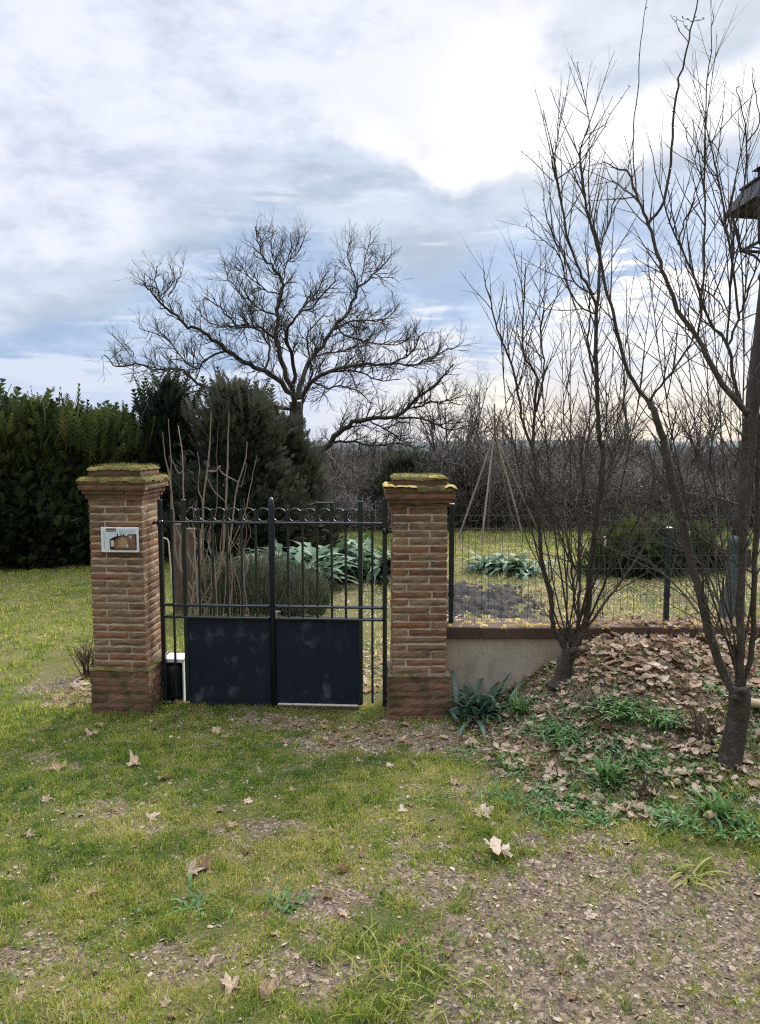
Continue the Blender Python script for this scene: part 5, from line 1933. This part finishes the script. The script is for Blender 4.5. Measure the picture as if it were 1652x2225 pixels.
# leaf shapes
def plane_leaf(seed, curl=.25, lobed=True):
    """five lobed leaf, unit length, lying in x,y"""
    rg = random.Random(seed)
    tips = [(-100, .62), (-48, .86), (0, 1.0), (48, .86), (100, .62)]
    out = []
    for i, (a, r) in enumerate(tips):
        r *= rg.uniform(.85, 1.1)
        a += rg.uniform(-6, 6)
        out.append((a - 17, r * .74))
        out.append((a - 8, r * .86))
        out.append((a, r))
        out.append((a + 8, r * .84))
        out.append((a + 16, r * .74))
        if i < 4:
            out.append((a + 25, r * rg.uniform(.52, .66)))
    out.append((150, .35))
    out.append((180, .10))
    out.append((210, .35))
    ax, bend = rg.uniform(0, math.pi), rg.uniform(.4, 1.3) * curl
    v = []
    out = [(a, r * rg.uniform(.86, 1.10)) for a, r in out]
    for f in (.5, 1.0):
        for a, r in out:
            x, y = r * f * math.cos(math.radians(a)) * .5, r * f * math.sin(math.radians(a)) * .5
            u = x * math.cos(ax) + y * math.sin(ax)
            z = bend * u * u * 1.6 + (.05 * (1 + curl) * rg.uniform(-1, 1) + .10 * curl * math.sin(3 * math.radians(a) + seed)) * f
            v.append((x, y, z))
    n = len(out)
    v.append((0, 0, 0))
    tri_, quad_ = [], []
    for j in range(n):
        k = (j + 1) % n
        tri_.append((j, k, 2 * n))
        quad_.append((j, n + j, n + k, k))
    return np.array(v), tri_, quad_


def leaf_mesh(seed, curl, tone, stalk=True):
    v, tr, qd = plane_leaf(seed, curl)
    mb = MB()
    mb.v = [tuple(p) for p in v]
    rg = random.Random(seed)
    for f in tr + qd:
        mb.face(f, min(1, max(0, tone + rg.uniform(-.06, .06))))
    if stalk:
        mb.tube([(-.05, 0, .01), (-.25, .01, .02), (-.42, .04, .03)], [.012, .009, .012], 5, tone * .6)
    return mb.mesh('fallen_leaf', M_leaf, True)


SINGLE = [
    (1088, 1866, .165, .3, 1.0, (24, 6), 100, 'very large pale pinkish plane leaf lying flat by the gravel'),
    (412, 1900, .10, .9, 1.0, (30, -10), 20, 'white backed curled leaf in the double heap on the lawn'),
    (445, 1888, .13, .8, .22, (10, 30), 70, 'brown curled leaf of the double heap on the lawn'),
    (750, 1890, .085, .6, .10, (0, 0), 200, 'dark red brown leaf alone on the lawn edge'),
    (325, 1780, .10, .7, .93, (20, 10), 30, 'pale curled leaf above the double heap'),
    (298, 1664, .12, .7, .80, (15, -15), 160, 'long tan leaf pointing at the grey backed leaf'),
    (350, 1694, .11, .6, .42, (-35, 10), 10, 'grey brown leaf standing on edge in green turf'),
    (120, 1674, .13, .6, .66, (10, 10), 60, 'broad tan leaf far out on the lawn near the photo edge'),
    (200, 1598, .12, .8, .88, (10, -20), 140, 'pale leaf in the pile below the sign pillar'),
    (208, 1580, .11, .6, .55, (-10, 20), 40, 'tan leaf in the pile below the sign pillar'),
    (470, 1594, .12, .5, .72, (10, 0), 80, 'tan pointed leaf in front of the gate sheet'),
    (496, 1600, .09, .8, .5, (0, 15), 240, 'small brown leaf touching the tan pointed one'),
    (252, 1548, .11, .7, .42, (35, 0), 120, 'orange brown leaf leaning on the sign pillar foot'),
    (535, 1746, .07, .5, .98, (15, 15), 15, 'bright white backed leaf in the middle of the turf'),
    (482, 1764, .07, .9, .72, (0, 10), 200, 'narrow grey curled leaf beside the white backed one'),
    (500, 1798, .09, .4, .68, (0, 0), 0, 'flat greyish leaf half sunk in moss'),
    (850, 1668, .075, .5, 1.0, (15, -10), 150, 'small white leaf out in front of the lichen pillar'),
    (632, 1722, .07, .7, .62, (0, 20), 90, 'small folded tan leaf in bright green grass'),
    (580, 2172, .11, .9, .52, (55, 0), 80, 'upright curled brown leaf near the bottom of the view'),
    (505, 2152, .11, .8, .88, (20, -20), 120, 'twisted pale leaf near the bottom beside the upright brown one'),
    (62, 1818, .08, .6, .62, (10, 20), 50, 'small orange tan leaf near the photo edge'),
    (1040, 1772, .13, .4, .96, (10, 0), 10, 'silvery leaf at the foot of the planted bank'),
    (985, 1706, .08, .6, .62, (10, 10), 60, 'tan leaf at the start of the planted bank'),
    (875, 1766, .07, .5, .97, (0, 0), 100, 'pale leaf on the worn turf below the bank'),
    (765, 1752, .09, .8, .34, (0, 20), 30, 'brown crumpled leaf on the worn turf'),
    (905, 1600, .09, .7, .68, (15, 0), 40, 'tan leaf in front of the lichen pillar foot'),
    (1278, 1996, .075, .4, .95, (10, 0), 10, 'pale leaf scrap on the bare gravel'),
    (950, 1552, .075, .6, .40, (45, 0), 100, 'reddish leaf leaning at the foot of the lichen pillar'),
    (1330, 1590, .15, .9, .08, (20, 10), 70, 'large rust red leaf heap on the green mat'),
    (96, 1742, .08, .6, .7, (20, 0), 20, 'tan leaf lying near the edge on worn moss'),
    (160, 1495, .14, .8, .92, (15, 0), 45, 'pale big leaf under the dry plant by the sign pillar'),
    (385, 1530, .11, .8, .45, (20, 10), 10, 'brown leaf beside the white box at the gate foot'),
    (415, 1546, .08, .8, .35, (20, 10), 100, 'small brown leaf caught under the gate sheet'),
    (875, 2048, .085, .5, .35, (10, 0), 0, 'dull grey leaf among the straw grass at the bottom'),
]
for k, (px_, py_, s, cu, tone, tilt, rz, lb_) in enumerate(SINGLE):
    p = gp(px_, py_)
    o = link('fallen_leaf', leaf_mesh(500 + k, cu * .9, tone), None, (p.x, p.y, p.z + (.040 if k == 0 else .013)))
    s *= 1.35 if k == 0 else 1.2
    o.scale = (s, s, s)
    o.rotation_euler = (R(tilt[0] * .7), R(tilt[1] * .7), R(rz))
    tag(o, lb_, 'leaf', 'fallen leaves on the lawn')
rg = random.Random(91)
small = [leaf_mesh(700 + k, rg.uniform(.4, 1.0), rg.uniform(.25, .9)) for k in range(10)]
cnt = 0
while cnt < 90:
    px_, py_ = rg.uniform(-20, 1250), 1480 + 740 * rg.random() ** 1.5
    p = gp(px_, py_)
    if float(bed(np.array(p.x), np.array(p.y))) > .3 or p.y > 4.85 and -1.75 < p.x < .6:
        continue
    o = link('fallen_leaf', small[cnt % 10], None, (p.x, p.y, p.z + .008))
    s = rg.uniform(.03, .085)
    o.scale = (s, s, s)
    o.rotation_euler = (rg.uniform(-.4, .4), rg.uniform(-.4, .4), rg.uniform(0, 6.28))
    tag(o, 'tiny scattered dead leaf, one of many small ones on the lawn', 'leaf', 'tiny dead leaves on the lawn')
    cnt += 1

pale = [leaf_mesh(760 + k, rg.uniform(.4, .9), rg.uniform(.7, 1.0)) for k in range(8)]
cnt = 0
while cnt < 55:
    p = gp(rg.uniform(1000, 1650), rg.uniform(1400, 1840))
    if float(bed(np.array(p.x), np.array(p.y))) < .5:
        continue
    o = link('fallen_leaf', pale[cnt % 8], None, (p.x, p.y, p.z + .022))
    s = rg.uniform(.08, .15)
    o.scale = (s, s, s)
    o.rotation_euler = (rg.uniform(-.5, .5), rg.uniform(-.5, .5), rg.uniform(0, 6.28))
    tag(o, 'large pale curled leaf, one of those scattered on the planted bank', 'leaf', 'large pale leaves on the bank')
    cnt += 1

# leaf litter of the bank and the garden: one mass
def oval_leaf(seed):
    rg = random.Random(seed)
    n = 10
    v, tr, qd = [], [], []
    bend = rg.uniform(.2, 1.1)
    for f in (.55, 1.0):
        for j in range(n):
            a = 2 * math.pi * j / n
            r = f * rg.uniform(.8, 1.1) * .45
            x, y = r * math.cos(a), r * .62 * math.sin(a)
            v.append((x, y, bend * y * y * 2.5 + .25 * bend * x * x + rg.uniform(-.03, .05) * f))
    v.append((0, 0, 0))
    for j in range(n):
        k = (j + 1) % n
        tr.append((j, k, 2 * n))
        qd.append((j, n + j, n + k, k))
    return np.array(v), tr, qd


temps = [plane_leaf(900 + k, .6) for k in range(3)] + [oval_leaf(950 + k) for k in range(3)]
VV, T1, Q1, Ra, Rb, o_ = [], [], [], [], [], 0


def litter(n, xr, yr, s0, s1, seed, keep, tmu, tsd, lift):
    global o_
    g = np.random.default_rng(seed)
    x, y = g.uniform(*xr, n), g.uniform(*yr, n)
    k = in_view(x, y, 1.0) & (g.random(n) < keep(x, y))
    x, y = x[k], y[k]
    idx = g.integers(0, 6, len(x))
    for ti in range(6):
        xx, yy = x[idx == ti], y[idx == ti]
        m_ = len(xx)
        if not m_:
            continue
        TV, tr, qd = temps[ti]
        P0 = np.stack([xx, yy, gz(xx, yy) + .004 + lift * g.random(m_)], 1)
        a = g.uniform(0, 2 * np.pi, m_)
        Xv = np.stack([np.cos(a), np.sin(a), g.normal(0, .2, m_)], 1)
        Xv /= np.linalg.norm(Xv, axis=1)[:, None]
        ref = np.stack([g.normal(0, .32, m_), g.normal(0, .32, m_), np.ones(m_)], 1)
        Yv = np.cross(ref, Xv)
        Yv /= np.linalg.norm(Yv, axis=1)[:, None]
        Rm = np.stack([Xv, Yv, np.cross(Xv, Yv)], 1)
        S = g.uniform(s0, s1, m_)
        TVv = TV * [1, g.uniform(.75, 1), 1.2]
        V = (np.einsum('tk,nkc->ntc', TVv, Rm) * S[:, None, None] + P0[:, None, :]).reshape(-1, 3)
        bs = (np.arange(m_) * len(TV))[:, None, None] + o_
        VV.append(V)
        T1.append((np.array(tr)[None] + bs).reshape(-1, 3))
        Q1.append((np.array(qd)[None] + bs).reshape(-1, 4))
        tone = np.clip(g.normal(tmu, tsd, m_), 0, 1)
        Ra.append(np.repeat(tone, len(tr)))
        Rb.append(np.repeat(tone, len(qd)))
        o_ += len(V)


P_RUB = gp(1505, 1450)


def bed_keep(x, y):
    return bed(x, y) * (1 - .9 * np.exp(-(((x - P_RUB.x) / .30) ** 2 + ((y - P_RUB.y) / .22) ** 2) ** 2)) * np.clip(.46 + .7 * sstep(4.0, 4.75, y) + .9 * (fbm(x, y, 2.5, 3, 35) - .5), 0, 1)


litter(2900, (.5, 3.9), (3.4, 5.33), .02, .095, 31, bed_keep, .76, .34, .02)
litter(520, (1.3, 3.4), (4.5, 5.33), .06, .13, 32, bed_keep, .70, .34, .04)
litter(700, (-1.5, .3), (5.5, 9), .05, .10, 33, lambda x, y: .3 + .7 * (y < 7), .6, .2, .02)
litter(160, (-2.4, -1.75), (5.2, 6.2), .05, .11, 34, lambda x, y: np.ones_like(x), .6, .3, .03)
litter(150, (-.6, .75), (4.55, 5.0), .03, .08, 36, lambda x, y: np.clip(fbm(x, y, 3, 2, 5) * 2 - .5, 0, 1), .5, .22, .015)
litter(1500, (.4, 5), (5.5, 10), .04, .09, 37, lambda x, y: (.2 + .8 * (fbm(x, y, 1, 2, 6) > .5)) * (1 - .85 * np.exp(-(((x - pS.x) / .75) ** 2 + ((y - pS.y) / 1.35) ** 2) ** 3)), .6, .2, .01)
# on the coping, leaves drifted against the fence
n0 = len(VV)
litter(220, (.9, 4.2), (5.2, 5.33), .05, .10, 38, lambda x, y: np.clip((x - .9) * .9, 0, 1), .55, .25, .01)
for i in range(n0, len(VV)):
    VV[i][:, 2] += np.maximum(0, zw + .012 - gz(VV[i][:, 0], VV[i][:, 0] * 0 + 5.25))
me = np_mesh('leaf_litter', np.concatenate(VV), [np.concatenate(T1), np.concatenate(Q1)], Ra + Rb, M_leaf, True)
tag(link('leaf_litter', me), 'drift of dead leaves over the planted bank and along the garden', 'leaf litter', kind='stuff')

# plants of the bank
p = Vector((.68, 4.98, float(gz(.68, 4.98))))
clump('strap_leaf_plant', 'dark green strap leaved plant against the plastered wall beside the pillar', 'plant', p, 80, .36, .014, 1.5, 601, M_darkstrap, 0, (.5, 1.45), None, .07, 6)
BEDP = [
    (1238, 1592, 70, .10, .006, 1.4, M_greenplant, 'bright green feathery mat in the middle of the bank', .07), (1135, 1545, 26, .17, .007, .7, M_greenplant, 'upright green tuft in front of the shrub foot', .03),
    (1350, 1535, 44, .13, .007, 1.3, M_greenplant, 'green leafy tuft below the shrub on the bank', .06), (1440, 1560, 40, .11, .007, 1.3, M_greenplant, 'green tuft nearer the forked tree on the bank', .05),
    (1200, 1745, 80, .09, .005, 1.4, M_greenplant, 'wide low green patch at the front edge of the bank', .09), (1100, 1735, 40, .08, .005, 1.3, M_greenplant, 'small green patch where the bank meets the lawn', .05),
    (1320, 1690, 22, .16, .009, .8, M_greenplant, 'fresh upright green blades beside the pale stones', .03), (1300, 1760, 40, .09, .006, 1.4, M_greenplant, 'spreading green leaves in front of the pale stones', .06),
    (1560, 1770, 10, .20, .011, .7, M_greenplant, 'tall pair of pale green blades below the forked tree', .02), (1480, 1790, 26, .12, .009, 1.2, M_greenplant, 'green seedling clump among the last stones', .05),
    (1180, 1480, 24, .14, .006, 1.1, M_darkstrap, 'thin dark tuft between the strap plant and the shrub', .03), (1620, 1800, 26, .12, .008, 1.2, M_greenplant, 'green clump at the photo edge below the forked tree', .06),
    (1410, 1655, 22, .12, .007, 1.1, M_greenplant, 'little green clump amid the pale stones', .04), (1150, 1660, 40, .07, .005, 1.4, M_greenplant, 'low green cushion between lawn and leaves', .07),
    (1030, 1640, 40, .06, .005, 1.4, M_greenplant, 'greyish green cushion close to the lichen pillar', .06),
]
for k, (px_, py_, n_, L_, w__, ar, m_, lb_, spd) in enumerate(BEDP):
    clump('green_plant', lb_, 'plant', gp(px_, py_), n_ * 5, L_ * .9, w__ * .75, ar, 620 + k, m_, 0, (.5, 1.4), 'small green plants on the bank', spd * 1.35, 5)
rg = random.Random(64)
for k in range(46):
    px_, py_ = rg.uniform(1010, 1640), rg.uniform(1540, 1830)
    p_ = gp(px_, py_)
    if float(bed(np.array(p_.x), np.array(p_.y))) < .5:
        continue
    kind_ = rg.random()
    clump('green_plant', 'tiny seedling tuft, one of many between the dead leaves of the bank', 'plant', p_, rg.randint(14, 44), rg.uniform(.04, .10), rg.uniform(.003, .007), 1.2, 1400 + k,
          M_greenplant if kind_ < .55 else (M_grass if kind_ < .8 else M_darkstrap), 0, (.3, 1.4), 'seedlings among the leaves of the bank', rg.uniform(.015, .04), 4)
clump('grass_tuft', 'straw and green grass rosette on the gravel near the photo edge', 'plant', gp(1500, 1905), 40, .17, .006, 1.2, 660, M_grass, 0, (.1, .9), 'grass tufts', .03, 5)
clump('grass_tuft', 'straw coloured long grass tuft at the bottom of the lawn', 'plant', gp(880, 2120), 220, .15, .003, 1.2, 661, M_grass, 0, (.3, 1.2), 'grass tufts', .10, 5)
clump('grass_tuft', 'dark green rosette on the edge of the bare patch', 'plant', gp(425, 1975), 60, .08, .007, 1.5, 662, M_greenplant, 0, (.2, 1.1), 'grass tufts', .06, 5)
clump('grass_tuft', 'dark green grass tuft beside the bare patch in mid lawn', 'plant', gp(620, 1965), 60, .10, .004, 1.2, 663, M_greenplant, 0, (.3, 1.2), 'grass tufts', .04, 5)
clump('grass_tuft', 'dark tuft growing at the foot of the gate next to the lichen pillar', 'plant', gp(795, 1562), 60, .09, .004, 1.2, 664, M_greenplant, 0, (.3, 1.2), 'grass tufts', .05, 5)


def dry_plant(label, px_, py_, hgt, n, seed, m, spread=.35, name='dry_plant'):
    p = gp(px_, py_)
    rg = random.Random(seed)
    mb = MB()
    P = [dict(start=.3, step=.05, len=hgt * .4, ang=(.4, 1.0), up=.1, wob=.15, r=.0022, rt=.5, n=3, sides=3),
         dict(start=.2, step=.03, len=hgt * .14, ang=(.4, 1.1), up=0, wob=.2, r=.0016, rt=.5, n=2, sides=3)]
    for k in range(n):
        a = rg.uniform(0, 6.28)
        pth = wander((rg.gauss(0, .03), rg.gauss(0, .03), -.01), (math.cos(a) * spread, math.sin(a) * spread, 1), hgt * rg.uniform(.6, 1.05), 5, rg, .10)
        mb.tube(pth, radii(6, .005, .0015), 5, rg.random(), cap=False)
        sprout(mb, pth, .004, .0015, 0, rg, P)
    return tag(mb.build(name, m, None, loc=p), label, 'plant')


dry_plant('pale tan weeping bush under the big tree, seen over the gate', 735, 1135, 1.35, 40, 807, M_tanstem, .6)
dry_plant('dry tan tuft at the top of the bank near the coping', 1480, 1420, .2, 22, 808, M_tanstem, .5)
dry_plant('dry brown tuft in the middle of the bank, above the bright mat', 1290, 1530, .16, 20, 809, M_tanstem, .5)
dry_plant('tan dead flower bush beside the wall coping, behind the shrub foot', 1395, 1470, .26, 26, 801, M_tanstem, .5)
dry_plant('brown withered plant under the shrub', 1330, 1440, .20, 14, 802, M_barkred, .5)
dry_plant('dead brown twiggy plant among the pale stones', 1400, 1730, .15, 14, 803, M_barkred, .45)
dry_plant('withered brown tuft below the forked tree', 1530, 1610, .20, 22, 804, M_barkred, .45)
dry_plant('short dead stalks at the front of the bank', 1245, 1690, .12, 10, 805, M_barkred, .35)
dry_plant('dark withered plant with rust leaves beside the sign pillar', 192, 1470, .34, 26, 806, M_barkred, .30)


# pale stones
def stone_mesh(seed):
    bm = bmesh.new()
    bmesh.ops.create_icosphere(bm, subdivisions=2, radius=1)
    rg = random.Random(seed)
    ph = [rg.uniform(0, 6) for _ in range(6)]
    for v_ in bm.verts:
        c = v_.co
        k = 1 + .16 * math.sin(2.3 * c.x + ph[0]) + .14 * math.sin(2.9 * c.y + ph[1]) + .10 * math.sin(4.1 * c.z + ph[2])
        v_.co = Vector((c.x * k, c.y * k * .82, c.z * k * .62))
    me = bpy.data.meshes.new('stone')
    bm.to_mesh(me)
    bm.free()
    me.materials.append(M_stone)
    at_ = me.attributes.new('rnd', 'FLOAT', 'FACE')
    at_.data.foreach_set('value', np.full(len(me.polygons), rg.random(), np.float32))
    me.polygons.foreach_set('use_smooth', np.ones(len(me.polygons), bool))
    return me


sm = [stone_mesh(k) for k in range(8)]
rg = random.Random(17)


def stone(px_, py_, s, lb_, grp):
    p = gp(px_, py_)
    o = link('stone', sm[rg.randrange(8)], None, (p.x, p.y, p.z + s * .6 + .008))
    o.scale = (s, s, s)
    o.rotation_euler = (rg.uniform(-.3, .3), rg.uniform(-.3, .3), rg.uniform(0, 6.28))
    return tag(o, lb_, 'stone', grp)


stone(1640, 1545, .062, 'big white stone beside the forked tree trunk', None)
stone(1080, 1545, .040, 'ochre stone in the small heap at the foot of the bank', None)
stone(1098, 1538, .032, 'second ochre stone of the small heap at the foot of the bank', None)
stone(1545, 1783, .038, 'lone ochre lump on the lower gravel edge', None)
stone(1480, 1797, .018, 'small white pebble on the lower gravel edge', None)
stone(1290, 1455, .050, 'flat white stone at the foot of the shrub by the wall', None)
for k in range(84):
    if k < 56:
        px_, py_ = rg.gauss(1400, 100), rg.gauss(1690, 34)
    else:
        px_, py_ = rg.gauss(1560, 55), rg.gauss(1545, 45)
    stone(px_, py_, rg.uniform(.011, .027), 'pale round stone of the scatter among the leaves on the bank', 'pale round stones on the bank')
for k in range(46):
    stone(rg.gauss(1510, 48), rg.gauss(1450, 20), rg.uniform(.015, .045), 'grey stone of the rubble strip behind the bank', 'rubble strip stones')
